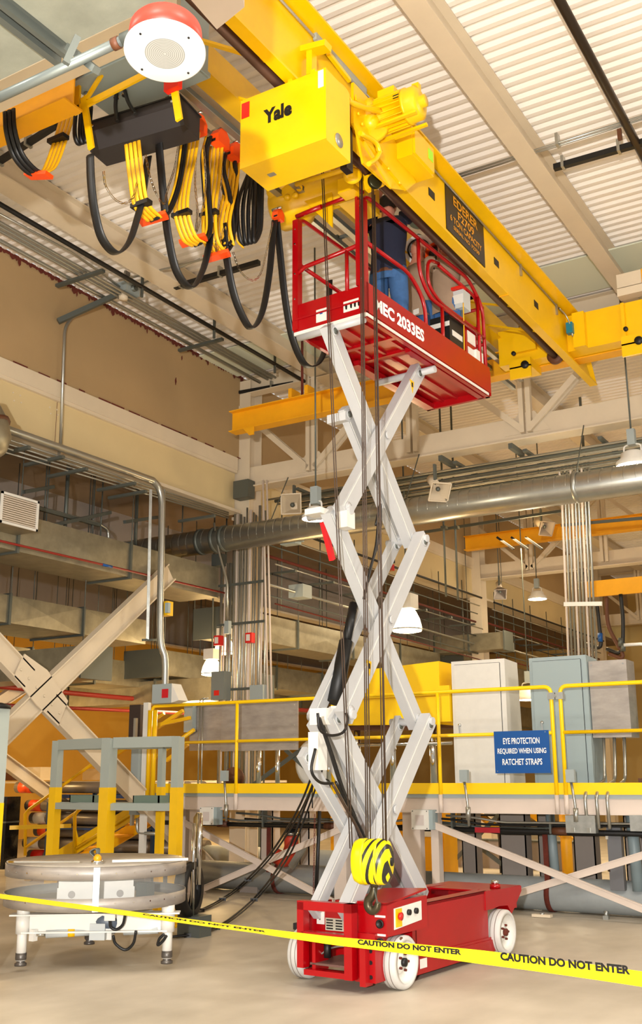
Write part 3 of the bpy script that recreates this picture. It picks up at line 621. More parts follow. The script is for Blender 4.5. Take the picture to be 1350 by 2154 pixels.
obj('rear_deck', MB().bx(-.76, 0, 2.0, 2.62, .535, .55), RED, ch)
obj('tray', MB().bx(-.62, -.14, .6, 2.0, .28, .3), REDD, ch)
for x, y in ((-.06, 2.2), (-.70, 1.6), (-.70, .75)):
    obj('post_socket', MB().lathe([(0, 0), (.05, 0), (.05, .035), (0, .035)], (x, y, .555), Z, 18), RED, ch)
    obj('bolt', MB().lathe([(0, 0), (.035, 0), (.035, .03), (.02, .034), (0, .034)], (x, y, .59), Z, 16), CHR, ch)
obj('charge_sticker', MB().bx(.022, .025, .62, .73, .09, .16), WHT, ch, 'white sticker'); obj('rear_sticker', MB().bx(.004, .008, 1.75, 1.9, .13, .17), WHT, ch, 'white sticker')
# front control box and module
fb = obj('control_module', MB().bx(-.16, .10, .0, .62, .40, .64).bx(-.16, .00, .0, .25, .1, .42).prism([(-.30, .0, .60), (.10, .0, .62), (.10, .62, .68), (-.30, .62, .66)], (0, 0, .015)), RED, lf)
obj('module_back', MB().bx(-.30, -.15, .05, .60, .30, .60), RED, fb)
pn = obj('switch_panel', MB().prism([(.102, .10, .44), (.102, .52, .47), (.102, .52, .61), (.102, .10, .59)], (.004, 0, 0)), WHT, fb, 'white switch panel')
obj('yellow_stripe', MB().bx(.106, .110, .12, .21, .455, .585), YEL, fb); obj('emergency_button', MB().lathe([(0, 0), (.025, 0), (.03, .02), (0, .03)], (.11, .17, .53), (1, 0, 0), 14), mat('button_red', (.8, .1, .1), .4), fb)
for y in (.31, .42): obj('switch', MB().lathe([(0, 0), (.022, 0), (.022, .02), (0, .02)], (.106, y, .545), (1, 0, 0), 12), BLK, fb)
for z in (.49, .36):
    obj('socket', MB().lathe([(0, 0), (.032, 0), (.032, .012), (.022, .012), (.02, .005), (0, .005)], (.045, -.004, z), (0, -1, 0), 18), BLK, fb)
    obj('socket_label', MB().bx(0, .09, -.006, 0, z+.045, z+.06), WHT, fb)
obj('side_knob', MB().lathe([(0, 0), (.02, 0), (.02, .01), (0, .01)], (.10, .2, .36), (1, 0, 0), 12), BROWN, fb)
obj('cable_box', MB().bx(-.29, -.17, -.008, 0, .545, .63), WHT, fb, 'white decal'); obj('latch', MB().bx(-.21, -.17, -.012, 0.05, .44, .47), STRUT, fb)
obj('lower_plate', MB().bx(-.16, .02, -.04, .1, .08, .42).bx(-.08, -.03, -.10, .0, .06, .35), RED, fb)
for z in (.12, .22, .3): obj('hole', MB().cyl((-.02, -.042, z), (-.02, -.039, z), .016, 10), BLK, fb)
# ladder frame at the front
fr = obj('entry_ladder', MB().bx(-.62, -.56, -.14, -.06, .15, .62).bx(-.19, -.12, -.14, -.06, .10, .63).bx(-.62, -.12, -.14, -.06, .565, .63).bx(-.58, -.18, -.14, -.06, .36, .41).bx(-.57, -.18, -.12, -.02, .10, .14), RED, lf)
obj('ladder_side', MB().bx(-.62, -.59, -.06, .3, .15, .60).bx(-.52, -.49, -.08, .1, .12, .36), RED, fr)
obj('back_plate', MB().bx(-.60, -.16, .02, .04, .38, .55), RED, fr)
obj('step_tread', MB().bx(-.54, -.16, -.08, .35, .17, .185), mat('worn_step', (.45, .33, .30), .5, .3), fr)
pl = obj('instruction_plate', MB().bx(-.46, -.20, .014, .02, .41, .50), mat('printed_plate', (.70, .68, .60), .5), fr)
for k in range(3):
    for j in range(4): obj('print_block', MB().bx(-.45+.085*k, -.39+.085*k, .012, .014, .42+.02*j, .43+.02*j), BTXT, pl)
ds = obj('decal', MB().bx(-.54, -.47, .012, .02, .45, .55), WHT, fr); obj('print_block', MB().bx(-.515, -.505, .010, .012, .48, .51), BTXT, ds)
obj('tie_knob', MB().cyl((-.42, -.02, .22), (-.42, -.02, .34), .028, 12), BLK, fr)
obj('hose', MB().tube(curve([(-.55, 0, .2), (-.42, .02, .28), (-.3, .05, .3), (-.2, .1, .26)]), .008, 6), COND, fr)
for x, y, s in ((.03, .26, 1), (-.79, .26, -1), (.0, 2.12, 1), (-.76, 2.12, -1)):
    w = obj('wheel', MB().lathe([(.12, -.065), (.178, -.065), (.191, -.05), (.193, 0), (.191, .05), (.178, .065), (.150, .065), (.150, -.065), (.12, -.065)], (x+.02*s, y, .193), (s, 0, 0), 40), TYRE, lf)
    q = V((x+.02*s, y, .193)); a = V((s, 0, 0))
    obj('rim', MB().lathe([(.152, .058), (.146, .062), (.135, .02), (.08, .0), (.06, .03), (0, .03), ], q, a, 36), WHT, w)
    obj('groove', MB().lathe([(.194, .018), (.1935, .022), (.194, .026)], q, a, 36).lathe([(.194, -.024), (.1935, -.02), (.194, -.016)], q, a, 36), MAUVE, w)
    obj('hub', MB().lathe([(0, .03), (.032, .03), (.032, .055), (.02, .06), (0, .06)], q, a, 16), RUST if y > 1 else BLK, w)
    for k in range(5):
        b = q+a*.028+V((0, math.cos(k*1.257), math.sin(k*1.257)))*.06; obj('lug_nut', MB().cyl(b, b+a*.02, .010, 6), RUST, w)
# scissor stack
ZL = [.55, 2.03, 3.70, 5.37]; YF, YR = .0, 1.30
def arm(x, a, b, w=.095, h=.15, nm='scissor_arm'):
    a, b = V((x, a[0], a[1])), V((x, b[0], b[1])); d = (b-a).normalized()
    o = obj(nm, MB().bar(a-d*.07, b+d*.07, w, h, (0, -d.z, d.y)), ARM, lf)
    u = V((0, -d.z, d.y)); s = x+w/2
    obj('arm_seam', MB().bar(V((s+.001, a.y, a.z))-d*.05+u*(h/2-.02), V((s+.001, b.y, b.z))+d*.05+u*(h/2-.02), .004, .006, u), WHT, o)
    for q in (a, b): 
        obj('pivot_pin', MB().lathe([(0, 0), (.030, 0), (.030, .012), (.020, .018), (0, .018)], (s, q.y, q.z), (1, 0, 0), 16), STRUT if q is b else ARM, o)
        obj('pin_ring', MB().lathe([(.03, 0), (.045, 0), (.045, .006), (.03, .006)], (s, q.y, q.z), (1, 0, 0), 18), ARM, o)
    return o
last = None
for k in range(3):
    z0, z1 = ZL[k]+.03, ZL[k+1]-.03
    b_ = arm(-.24, (YF, z0), (YR, z1)); a_ = arm(-.36, (YR, z0), (YF, z1))
    if k < 2: arm(-.53, (YF, z0), (YR, z1), .06, .12)
    if k == 0: arm(-.50, (YR, z0), (YF-.02, z1-.05), .09, .13); arm(-.60, (1.0, z0+.1), (YF-.05, z1-.3), .05, .11)
    if k == 2: arm(-.50, (YR, z0), (.45, z0+1.0), .07, .10)
    c = V((-.3, (YF+YR)/2, (z0+z1)/2)); obj('centre_pin', MB().cyl(c+V((.11, 0, 0)), c+V((.13, 0, 0)), .035, 16), ARM, b_)
    if k == 1: wp = b_
    for y in (YF, YR):
        if k > 0: obj('cross_shaft', MB().cyl((-.60, y, ZL[k]), (-.16, y, ZL[k]), .035, 16), ARM, lf)
for (k, f) in ((1, .22), (2, .88)):   # hazard triangles on the side of the arms
    q = V((-.1915, YF+(YR-YF)*f, ZL[k]+.03+(ZL[k+1]-ZL[k]-.06)*f)); t_ = obj('hazard_triangle', MB().prism([q+V((0, -.05, .07)), q+V((0, .03, .06)), q+V((0, 0, -.06))], (.003, 0, 0)), YEL, lf, 'yellow triangular warning sticker')
    obj('hazard_mark', MB().bx(q.x+.003, q.x+.005, q.y-.02, q.y+.006, q.z-.0, q.z+.045), BTXT, t_)
obj('top_roller', MB().cyl((-.72, .02, 5.385), (-.02, .02, 5.385), .035, 16), ARM, lf)
obj('slide_roller', MB().cyl((-.70, YR+.03, 5.36), (-.04, YR+.03, 5.36), .035, 16), ARM, lf)
obj('lift_stub', MB().bx(-.66, -.46, .38, .46, 4.66, 4.74), ARM, lf)
A = at(744, 1270, X=-4.45); B = at(703, 1478, X=-4.45)
def L(p): p = V(p)-V((-4.0, 7.36, 0)); c, s = math.cos(math.radians(3.2)), math.sin(math.radians(3.2)); return V((p.x*c-p.y*s, p.x*s+p.y*c, p.z))
hc = obj('lift_cylinder', MB().cyl(L(B), L(B)+(L(A)-L(B))*.6, .062, 20), BLK, lf)
obj('piston_rod', MB().cyl(L(B)+(L(A)-L(B))*.6, L(A), .04, 16), RUB, hc)
obj('cylinder_bracket', MB().box((-.43, -.02, 2.02), (.16, .2, .13)).box((-.32, .06, 2.08), (.12, .14, .05)), WHT, lf)
obj('joint_bracket', MB().box((-.44, -.06, 3.70), (.16, .22, .05)).box((-.22, .0, 3.62), (.1, .12, .14)), WHT, lf)
A = L(at(679, 1098, X=-4.62)); B = L(at(699, 1178, X=-4.62)); obj('safety_bar', MB().bar(A, B, .04, .05), mat('signal_red', (.85, .08, .12), .4), lf, 'red folding safety bar')
A = L(at(824, 1150, X=-4.5)); obj('rest_stop', MB().bar(A, A+V((0, .0, -.16)), .04, .04), BLK, lf); obj('stop_pad', MB().box(A+V((-.03, 0, -.2)), (.07, .06, .06)), RED, lf)
for i, pts in enumerate(([(668, 1500), (673, 1535), (695, 1547), (722, 1540), (731, 1515), (728, 1500)], [(668, 1505), (690, 1570), (712, 1640), (735, 1700), (760, 1770)], [(672, 1510), (700, 1590), (722, 1660), (748, 1720), (765, 1775)], [(700, 1650), (722, 1690), (750, 1740), (770, 1780)], [(706, 1645), (735, 1700), (762, 1750), (775, 1790)], [(790, 1105), (800, 1060), (798, 1130), (780, 1190), (770, 1240)], [(795, 1100), (790, 1150), (776, 1210), (765, 1260)], [(663, 1575), (655, 1620), (672, 1645), (700, 1648)])):
    obj('hydraulic_hose', MB().tube(curve([L(at(*q, X=-4.12-.02*(i % 3))) for q in pts], 6), .011, 8), RUB if i != 3 else WIRE, lf)
obj('hose_box', MB().box(L(at(668, 1580, X=-4.25)), (.09, .12, .28)), WHT, lf)
# platform
pf = obj('platform', MB().bx(-.74, 0, 0, 2.46, 5.47, 5.50).bx(-.74, -.70, 0, 2.46, 5.40, 5.47).bx(-.04, 0, 0, 2.46, 5.40, 5.47).bx(-.74, 0, 2.42, 2.46, 5.40, 5.50), RED, lf)
for y in (.62, .95, 1.5): obj('floor_rib', MB().bx(-.72, -.02, y, y+.05, 5.44, 5.47), RED, pf)
for x in (-.55, -.38, -.18): obj('floor_rib', MB().bx(x, x+.03, .05, 2.42, 5.45, 5.47), REDD, pf)
obj('slide_track', MB().bx(-.12, -.06, .9, 2.44, 5.40, 5.45).bx(-.70, -.64, .9, 2.44, 5.40, 5.45), REDD, pf)
sp = obj('side_panel', MB().bx(-.005, .01, .0, 2.46, 5.45, 5.73), RED, lf)
obj('side_panel', MB().bx(-.75, -.735, .0, 2.46, 5.45, 5.70), RED, lf)
obj('front_panel', MB().bx(-.75, .01, -.012, .0, 5.42, 5.69), RED, lf)
obj('panel_lip', MB().bx(-.74, .0, -.025, -.012, 5.54, 5.555), REDD, lf)
obj('rear_panel', MB().bx(-.75, .01, 2.46, 2.475, 5.42, 5.69), RED, lf)
obj('white_trim', MB().bx(.01, .018, .0, 2.40, 5.405, 5.43).bx(-.74, .018, -.02, .0, 5.395, 5.425), WHT, lf, 'white edge trim along the bottom')
text('MEC 2033ES', .125, WTXT, (.012, .59, 5.575), (0, 1, 0), (0, 0, 1), sp, width=.88, bold=.045)
d1 = obj('front_decal', MB().bx(-.50, -.39, -.018, -.013, 5.46, 5.58), WHT, lf, 'white decal with small flag'); obj('flag', MB().bx(-.46, -.43, -.02, -.018, 5.53, 5.55), BLUE, d1)
d2 = obj('warning_decal', MB().bx(-.21, -.03, -.018, -.013, 5.48, 5.58), WHT, lf, 'white pictogram decal')
for x in (-.18, -.13, -.09, -.05): obj('pictogram', MB().prism([(x-.008, -.019, 5.505), (x+.008, -.019, 5.50), (x+.012, -.019, 5.545), (x, -.019, 5.555), (x-.012, -.019, 5.54)], (0, -.001, 0)), BTXT, d2)
# guard rails
def gr(pts, r=.019, nm='guard_rail', f=.12): return obj(nm, MB().tube(fil(pts, f, 5), r, 10), RED, lf)
TZ = 6.60
obj('corner_post', MB().bx(-.05, .01, -.02, .05, 5.45, 6.52), RED, lf); obj('corner_post', MB().bx(-.76, -.70, -.02, .05, 5.45, 6.55), RED, lf)
obj('hinge_post', MB().bx(-.075, -.05, -.02, .06, 5.7, 6.56), REDD, lf)
for z in (5.75, 6.0, 6.3, 6.45):
    for x in (-.02, -.73): obj('bolt', MB().cyl((x, -.02, z), (x, -.03, z), .008, 6), CHR, lf)
gr([(-.02, .02, 5.6), (-.02, .02, TZ), (-.02, 2.1, TZ+.02), (-.02, 2.42, 6.42), (-.02, 2.44, 5.5)], f=.14)
gr([(-.02, .05, 6.14), (-.02, .85, 6.16), (-.02, 1.12, 5.98), (-.02, 1.15, 5.55)], f=.2)
gr([(-.02, 1.03, TZ), (-.02, 1.03, 6.25), (-.02, 1.22, 6.06), (-.02, 2.42, 6.06)], f=.14)
gr([(-.05, 1.5, 6.55), (-.05, 1.27, 6.50), (-.05, 1.25, 6.22), (-.05, 1.5, 6.12), (-.05, 2.36, 6.12), (-.05, 2.36, 6.5), (-.05, 1.5, 6.53)], .018, 'gate_loop', .13)
gr([(-.02, 1.48, 6.06), (-.02, 1.48, 5.5)]); gr([(-.02, 2.30, 6.5), (-.02, 2.30, 5.5)])
gr([(-.73, .02, 5.6), (-.73, .02, TZ), (-.73, 2.1, TZ), (-.73, 2.42, 6.42), (-.73, 2.44, 5.5)], f=.14)
gr([(-.73, .05, 6.12), (-.73, 2.42, 6.10)]); gr([(-.73, 1.2, 6.12), (-.73, 1.2, 5.5)])
gr([(-.73, 0, TZ-.01), (-.45, -.0, TZ+.0)], .022); gr([(-.14, 0, TZ), (-.0, 0, TZ)], .022); gr([(-.45, 0, TZ), (-.14, 0, TZ)], .018)
gr([(-.72, .0, 6.0), (-.64, .0, 6.05), (-.05, .0, 6.09)], .02, f=.03); gr([(-.18, 0, 6.08), (-.18, 0, 5.68)], .018)
gr([(-.73, 2.44, 6.42), (-.02, 2.44, 6.42)]); gr([(-.73, 2.44, 6.0), (-.02, 2.44, 6.0)])
# things bolted on the platform
cbx = obj('joystick_box', MB().box((-.10, 2.08, 6.37), (.13, .16, .20)), LGREY, lf); obj('joystick_top', MB().box((-.10, 2.02, 6.49), (.12, .10, .03)), REDL, cbx); obj('sticker', MB().bx(-.16, -.04, 1.995, 2.0, 6.32, 6.42), WHT, cbx)
obj('box_stem', MB().cyl((-.10, 2.08, 5.6), (-.10, 2.08, 6.28), .02, 10), GALV, lf)
mb_ = obj('manual_box', MB().box((-.16, 1.86, 5.82), (.22, .34, .5)), BLK, lf); obj('label', MB().bx(-.049, -.045, 1.74, 1.96, 5.86, 5.92), WHT, mb_); obj('label', MB().bx(-.27, -.05, 1.685, 1.69, 5.95, 6.0), WHT, mb_); obj('label', MB().bx(-.04, -.01, 2.2, 2.36, 5.72, 5.86), WHT, mb_)
obj('sticker_board', MB().bx(-.06, -.04, 2.02, 2.28, 5.7, 6.1), RED, lf); 
for z in (5.72, 5.90): obj('sticker', MB().bx(-.038, -.034, 2.06, 2.24, z, z+.13), WHT, lf)
obj('safety_cord', MB().tube(curve([(-.03, 1.98, 6.3), (-.02, 1.95, 6.0), (-.015, 1.93, 5.8), (-.01, 1.9, 5.5)]), .006, 6), YCAB, lf)

# ---------------------------------------------------------------- people on the platform
def skin(name, jn, ed, m, parent, lv=2, root=0):
    me = bpy.data.meshes.new(name); org = ORGN[parent.name]; me.from_pydata([V(j[0])-org for j in jn], ed, []); me.materials.append(m)
    o = bpy.data.objects.new(name, me); COL.objects.link(o); o.parent = parent
    s = o.modifiers.new('skin', 'SKIN'); s.use_smooth_shade = True
    sv = me.skin_vertices[0].data
    for i, j in enumerate(jn):
        r = j[1]; sv[i].radius = r if isinstance(r, tuple) else (r, r); sv[i].use_root = (i == root)
    b = o.modifiers.new('sub', 'SUBSURF'); b.levels = lv; b.render_levels = lv
    ORGN[o.name] = org; return o
def person(lb, base, pose, shirt, hat=None, gr_=None, hair=True, sleeve=1.0):
    """pose: dict of joints in local frame; x right, y forward(+), origin at feet, then rotated by yaw"""
    yaw = pose['yaw']; c, s = math.cos(yaw), math.sin(yaw); base = V(base)
    def T(p): return base+V((p[0]*c-p[1]*s, p[0]*s+p[1]*c, p[2]))
    t = thing('person', lb, 'person', base, group=gr_)
    J = {k: T(v) for k, v in pose.items() if k != 'yaw'}
    jn = [(J['pelvis'], (.12, .09)), (J['chest'], (.13, .085)), (J['neck'], .06), (J['head'], .088)]
    ed = [(0, 1), (1, 2), (2, 3)]
    for sd in ('l', 'r'):
        n = len(jn); jn += [(J['sh'+sd], .06), (J['el'+sd], .042), (J['wr'+sd], .028), (J['ha'+sd], .032), (J['hip'+sd], .07), (J['kn'+sd], .05), (J['an'+sd], .04), (J['to'+sd], .035)]
        ed += [(1, n), (n, n+1), (n+1, n+2), (n+2, n+3), (0, n+4), (n+4, n+5), (n+5, n+6), (n+6, n+7)]
    body = skin('body', jn, ed, SKIN, t)
    for sd in ('l', 'r'):
        w = J['wr'+sd]; hd = J['ha'+sd]; d = (hd-w).normalized(); sx = d.cross(V((0, 1, 0))); sx = (sx if sx.length > .1 else d.cross(V((1, 0, 0)))).normalized(); nn = d.cross(sx)
        for k, (o_, l_) in enumerate(((-.027, .055), (-.009, .065), (.009, .06), (.027, .048))):
            a = hd+sx*o_+d*.02; skin('finger', [(a-d*.02, .009), (a+d*l_*.5+nn*.012, .0085), (a+d*l_*.8+nn*.035, .0075)], [(0, 1), (1, 2)], SKIN, t, 1)
        a = hd-sx*.03-d*.015; skin('thumb', [(a, .010), (a-sx*.025+d*.02, .0095), (a-sx*.03+d*.045+nn*.01, .008)], [(0, 1), (1, 2)], SKIN, t, 1)
    hd = J['head']; f = V((-s, c, 0)) if 'face' not in J else (J['face']-hd).normalized(); up = (hd-J['neck']).normalized(); rt = f.cross(up).normalized()
    h = MB().ball(hd+up*.015, .098, 16, (.9, 1.0, 1.12)); obj('head', h, SKIN, t)
    obj('nose', MB().ball(hd+f*.102-up*.01, .016, 8, (1, 1, 1.3)), SKIN, t)
    for e in (-1, 1):
        obj('ear', MB().ball(hd+rt*.09*e-up*.005, .026, 8, (.5, 1, 1.2)), SKIN, t); obj('eye', MB().ball(hd+f*.086+rt*.034*e+up*.02, .012, 8), WHT, t)
    obj('mouth', MB().bar(hd+f*.098-up*.05-rt*.02, hd+f*.098-up*.05+rt*.02, .008, .006), REDD, t)
    if hair: obj('hair', MB().ball(hd+up*.04-f*.022, .102, 16, (.96, .96, 1.0)), HAIR, t)
    X_, Y_ = V((c, s, 0)), V((-s, c, 0))
    def loft(mb, secs, n=20):
        o = len(mb.v)
        for (ce, rx, ry) in secs:
            for k in range(n):
                a = 2*PI*k/n; w_ = 1+.02*math.sin(3*a+ce.z*40); mb.v.append(tuple(ce+X_*math.cos(a)*rx*w_+Y_*math.sin(a)*ry*w_))
        for i in range(len(secs)-1):
            for k in range(n): mb.f.append((o+i*n+k, o+i*n+(k+1) % n, o+(i+1)*n+(k+1) % n, o+(i+1)*n+k)); mb.s.append(True)
    pe, wa, cs_, co = J['pelvis'], J['waist'], J['chest'], J['collar']; sh = (J['shl']+J['shr'])/2
    mb = MB(); hem = .20 if sleeve > 1 else .09
    loft(mb, [(pe-V((0, 0, hem)), .198 if sleeve > 1 else .188, .142), (pe, .182, .138), (wa, .172, .13), (cs_-V((0, 0, .08)), .188, .138), (cs_+V((0, 0, .03)), .200, .135), (sh+V((0, 0, .0)), .195, .105), (co+V((0, 0, .0)), .085, .075), (co+V((0, 0, .03)), .065, .065)])
    for sd in ('l', 'r'):
        S_, E_, W_ = J['sh'+sd], J['el'+sd], J['wr'+sd]; mid = S_+(E_-S_)*min(1, sleeve)
        st0 = S_+(sh-S_)*.35
        if sleeve <= 1: mb.tube([st0, S_, S_+(mid-S_)*.5, mid], [.07, .078, .072, .068], 14)
        else: mb.tube(curve([st0, S_, S_+(E_-S_)*.5, E_, E_+(W_-E_)*.5, E_+(W_-E_)*.9], 3), [.07]*3+[.078]*3+[.07]*3+[.062]*3+[.052]*3+[.043], 14)
    obj('shirt', mb, shirt, t)
    mb = MB(); loft(mb, [(pe+V((0, 0, .07)), .166, .125), (pe, .176, .130), (pe-V((0, 0, .10)), .185, .132), (pe-V((0, 0, .17)), .17, .12)])
    for sd in ('l', 'r'):
        H, K_, A_ = J['hip'+sd], J['kn'+sd], J['an'+sd]
        mb.tube(curve([H+V((0, 0, .02)), H-V((0, 0, .12)), K_, K_+(A_-K_)*.4, A_-V((0, 0, .04))], 3), [.088, .094, .097, .097, .094, .087, .076, .073, .072, .073, .07, .067, .066], 16)
        skin('shoe', [(J['an'+sd]-V((0, 0, .03)), .05), (J['to'+sd], .045)], [(0, 1)], BROWN, t, 2)
    obj('jeans', mb, DENIM, t)
    return t, J, (f, up, rt)
def P0(lean=0, **k):
    d = dict(yaw=0, pelvis=(0, 0, .95), waist=(0, 0, 1.10), chest=(0, .02, 1.34), collar=(0, .02, 1.45), neck=(0, .03, 1.53), head=(0, .06, 1.66), hipl=(-.1, 0, .9), hipr=(.1, 0, .9), knl=(-.11, .03, .5), knr=(.11, .03, .5), anl=(-.12, -.02, .09), anr=(.12, -.02, .09), tol=(-.13, .15, .05), tor=(.13, .15, .05),
             shl=(-.2, .02, 1.42), shr=(.2, .02, 1.42), ell=(-.25, .1, 1.15), elr=(.25, .1, 1.15), wrl=(-.2, .3, 1.1), wrr=(.2, .3, 1.1), hal=(-.18, .36, 1.1), har=(.18, .36, 1.1))
    d.update(k); return d
t, J, _ = person('person in a navy t-shirt and blue jeans reaching up to the hoist', (-4.35, 8.5, 5.505),
    P0(yaw=.15, head=(-.01, .07, 1.66), face=(-.01, .25, 1.85), shl=(-.19, .03, 1.46), shr=(.2, .04, 1.48), ell=(-.2, .1, 1.70), elr=(.29, -.02, 1.50), wrl=(-.08, .05, 1.82), wrr=(.08, -.10, 1.74), hal=(-.04, .03, 1.87), har=(.01, -.10, 1.80)), NAVY, sleeve=.62)
obj('belt', MB().lathe([(.14, -.018), (.144, 0), (.14, .018)], J['pelvis']-V((0, 0, .085)), Z, 24), BROWN, t)
obj('gauge', MB().box(J['har']+V((0, 0, .06)), (.08, .05, .08)), BLK, t)
def hardhat(t, hd, ax, m, inner=True):
    h = obj('hard_hat', MB().lathe([(.165, -.01), (.150, .0), (.135, .04), (.11, .09), (.06, .125), (0, .135)], hd, ax, 28).lathe([(.165, -.012), (.128, -.005), (.12, .04), (.05, .11), (0, .12)], hd, ax, 28), m, t)
    if inner: obj('hat_strap', MB().lathe([(.124, -.008), (.112, -.004), (.11, .03)], hd, ax, 24), BLK, h); obj('hat_web', MB().bar(hd-V((.1, 0, 0)), hd+V((.1, 0, 0)), .02, .006), REDD, h)
t, J, (f, up, rt) = person('person in a khaki shirt and white hard hat standing mid platform', (-4.46, 9.42, 5.505),
    P0(yaw=-.3, head=(0, .02, 1.58), neck=(0, .0, 1.47), collar=(0, 0, 1.40), face=(0, .2, 1.68), shl=(-.2, .0, 1.36), shr=(.2, 0, 1.36), ell=(-.27, .14, 1.15), elr=(.24, .16, 1.16), wrl=(-.16, .32, 1.3), wrr=(.12, .34, 1.3), hal=(-.13, .38, 1.34), har=(.1, .4, 1.34)), KHAKI, hair=False, sleeve=1.2)
hardhat(t, J['head']+V((-.01, .02, .03)), V((-.35, .62, .7)).normalized(), WHT)
obj('pocket_label', MB().box(at(875, 656, Y=9.26), (.07, .008, .06), -.2), WHT, t)
t, J, (f, up, rt) = person('person in a khaki shirt and orange hard hat reaching up near the platform control box', (-4.18, 9.46, 5.505),
    P0(yaw=-.2, head=(-.08, .04, 1.49), neck=(-.04, .02, 1.42), face=(-.08, .2, 1.70), collar=(0, 0, 1.38), shl=(-.18, .02, 1.38), shr=(.19, .02, 1.37), ell=(-.2, .2, 1.5), elr=(.26, .04, 1.22), wrl=(-.1, .3, 1.7), wrr=(.24, .22, 1.42), hal=(-.08, .32, 1.76), har=(.22, .26, 1.5)), KHAKI, sleeve=1.2)
hardhat(t, J['head']+V((0, .02, .04)), V((-.2, .5, .84)).normalized(), ORG, False)
hn = J['chest']+V((-.06, -.12, .0)); obj('ear_defender', MB().ball(J['head']+V((-.06, -.06, -.05)), .035, 10), BLK, t); obj('tool_clip', MB().tube(curve([hn+V((.0, 0, .16)), hn+V((.03, -.03, .05)), hn+V((0, -.02, -.08))]), .012, 6), BLK, t)
t = thing('grey_pipe_valve', 'grey green coated valve body above the hard hats behind the crane girder', 'valve', at(900, 470, Y=9.7))
obj('body', MB().ball(at(880, 460, Y=9.9), .13, 14, (1, 1, .9)).ball(at(905, 520, Y=9.9), .09, 12), mat('grey_green_coat', (.42, .50, .49), .6), t)
obj('arm', MB().tube(curve([at(*q, Y=9.9) for q in ((878, 500), (905, 512), (940, 520), (975, 515))], 5), .05, 10), MATS['grey_green_coat'], t)
# ---------------------------------------------------------------- raised work platform
PY = 12.1; PZ = 1.36
wp = thing('work_platform', 'raised steel platform with yellow toe board and cream fascia beam', 'platform', (-6.5, 13, 0))
obj('deck', MB().bx(-10.25, 2.5, PY, 13.85, 1.30, PZ), GRBOX, wp)
obj('toe_board', MB().bx(-10.22, 2.5, PY-.01, PY, 1.345, 1.475), RAILY, wp)
obj('fascia_beam', MB().bx(-10.2, 2.5, PY+.02, PY+.03, 1.13, 1.345).bx(-10.2, 2.5, PY-.02, PY+.15, 1.125, 1.14), CREAMP, wp)
for x, w, y in ((-9.46, .13, 12.2), (-9.9, .14, 12.5), (-6.07, .24, 12.2), (-5.78, .10, 12.25), (-2.6, .2, 12.2), (-9.3, .14, 13.75), (-6.0, .14, 13.75), (-7.15, .18, 12.3)):
    l = obj('leg', MB().bx(x-w/2, x+w/2, y-.06, y+.06, 0, 1.13), CREAMP, wp); obj('foot_plate', MB().bx(x-w/2-.05, x+w/2+.05, y-.12, y+.12, 0, .015), CREAMP, l)
def brace_xz(a, b, Y, w=.075, m=CREAMP, par=wp, nm='brace'):
    A, B = at(*a, Y=Y), at(*b, Y=Y); return obj(nm, MB().bar(A, B, .02, w, (B-A).cross(V((0, 1, 0)))).bar(A, B, .05, .008, (B-A).cross(V((0, 1, 0))), (0, w/2)), m, par)
brace_xz((385, 1730), (700, 1898), 12.08); brace_xz((400, 1882), (738, 1735), 12.16)
brace_xz((905, 1733), (1400, 1932), 12.08); brace_xz((1060, 1888), (1400, 1785), 12.16)
# guard rails
def guard(nm, lb, xs, posts, y=PY-.02):
    t = thing('guard_rail', lb, 'railing', ((xs[0]+xs[1])/2, y, PZ), group='yellow guard rails of the platform')
    x0, x1 = xs
    obj('top_rail', MB().tube(fil([(x0, y, 1.15), (x0, y, 2.57), (x1, y, 2.57), (x1, y, 1.15)], .09, 5), .024, 10), RAILY, t)
    obj('mid_rail', MB().cyl((x0, y, 2.04), (x1, y, 2.04), .021, 10), RAILY, t)
    for p in posts: obj('post', MB().cyl((p, y, 1.15), (p, y, 2.57), .023, 10), RAILY, t)
    for p in [x0]+list(posts)+[x1]:
        obj('post_sleeve', MB().cyl((p, y-.004, 1.13), (p, y-.004, 1.34), .028, 10), CREAMP, t)
    return t
guard('l', 'yellow guard rail section left and behind the scissor lift', (-10.22, -4.17), (-8.69, -7.15, -5.63))
g2 = guard('r', 'yellow guard rail section right of the blue sign', (-4.06, 1.6), (-2.4, -.6))
t = thing('rail_clamp', 'steel clamp joining the two yellow guard rail posts', 'clamp', (-4.115, PY-.02, 2.4)); obj('band', MB().bx(-4.21, -4.12, PY-.05, PY+.01, 2.42, 2.50).bx(-4.11, -4.02, PY-.05, PY+.01, 2.42, 2.50), GALV, t); obj('bolt', MB().cyl((-4.115, PY-.06, 2.46), (-4.115, PY, 2.46), .02, 8), COND, t)
t = thing('eye_protection_sign', 'blue safety sign with white lettering hanging on the yellow guard rail', 'sign', (-4.55, PY-.06, 1.59))
obj('sign_board', MB().bx(-4.89, -4.21, PY-.065, PY-.055, 1.585, 2.07), BLUE, t)
for s, z, w in (('EYE PROTECTION', 1.955, .45), ('REQUIRED WHEN USING', 1.835, .60), ('RATCHET STRAPS', 1.715, .49)): text(s, .072, WTXT, (-4.55, PY-.067, z), (1, 0, 0), (0, 0, 1), t, width=w, bold=.02)
for x, z in ((-4.86, 1.61), (-4.25, 2.05)): obj('rivet', MB().cyl((x, PY-.067, z), (x, PY-.07, z), .006, 6), CHR, t)
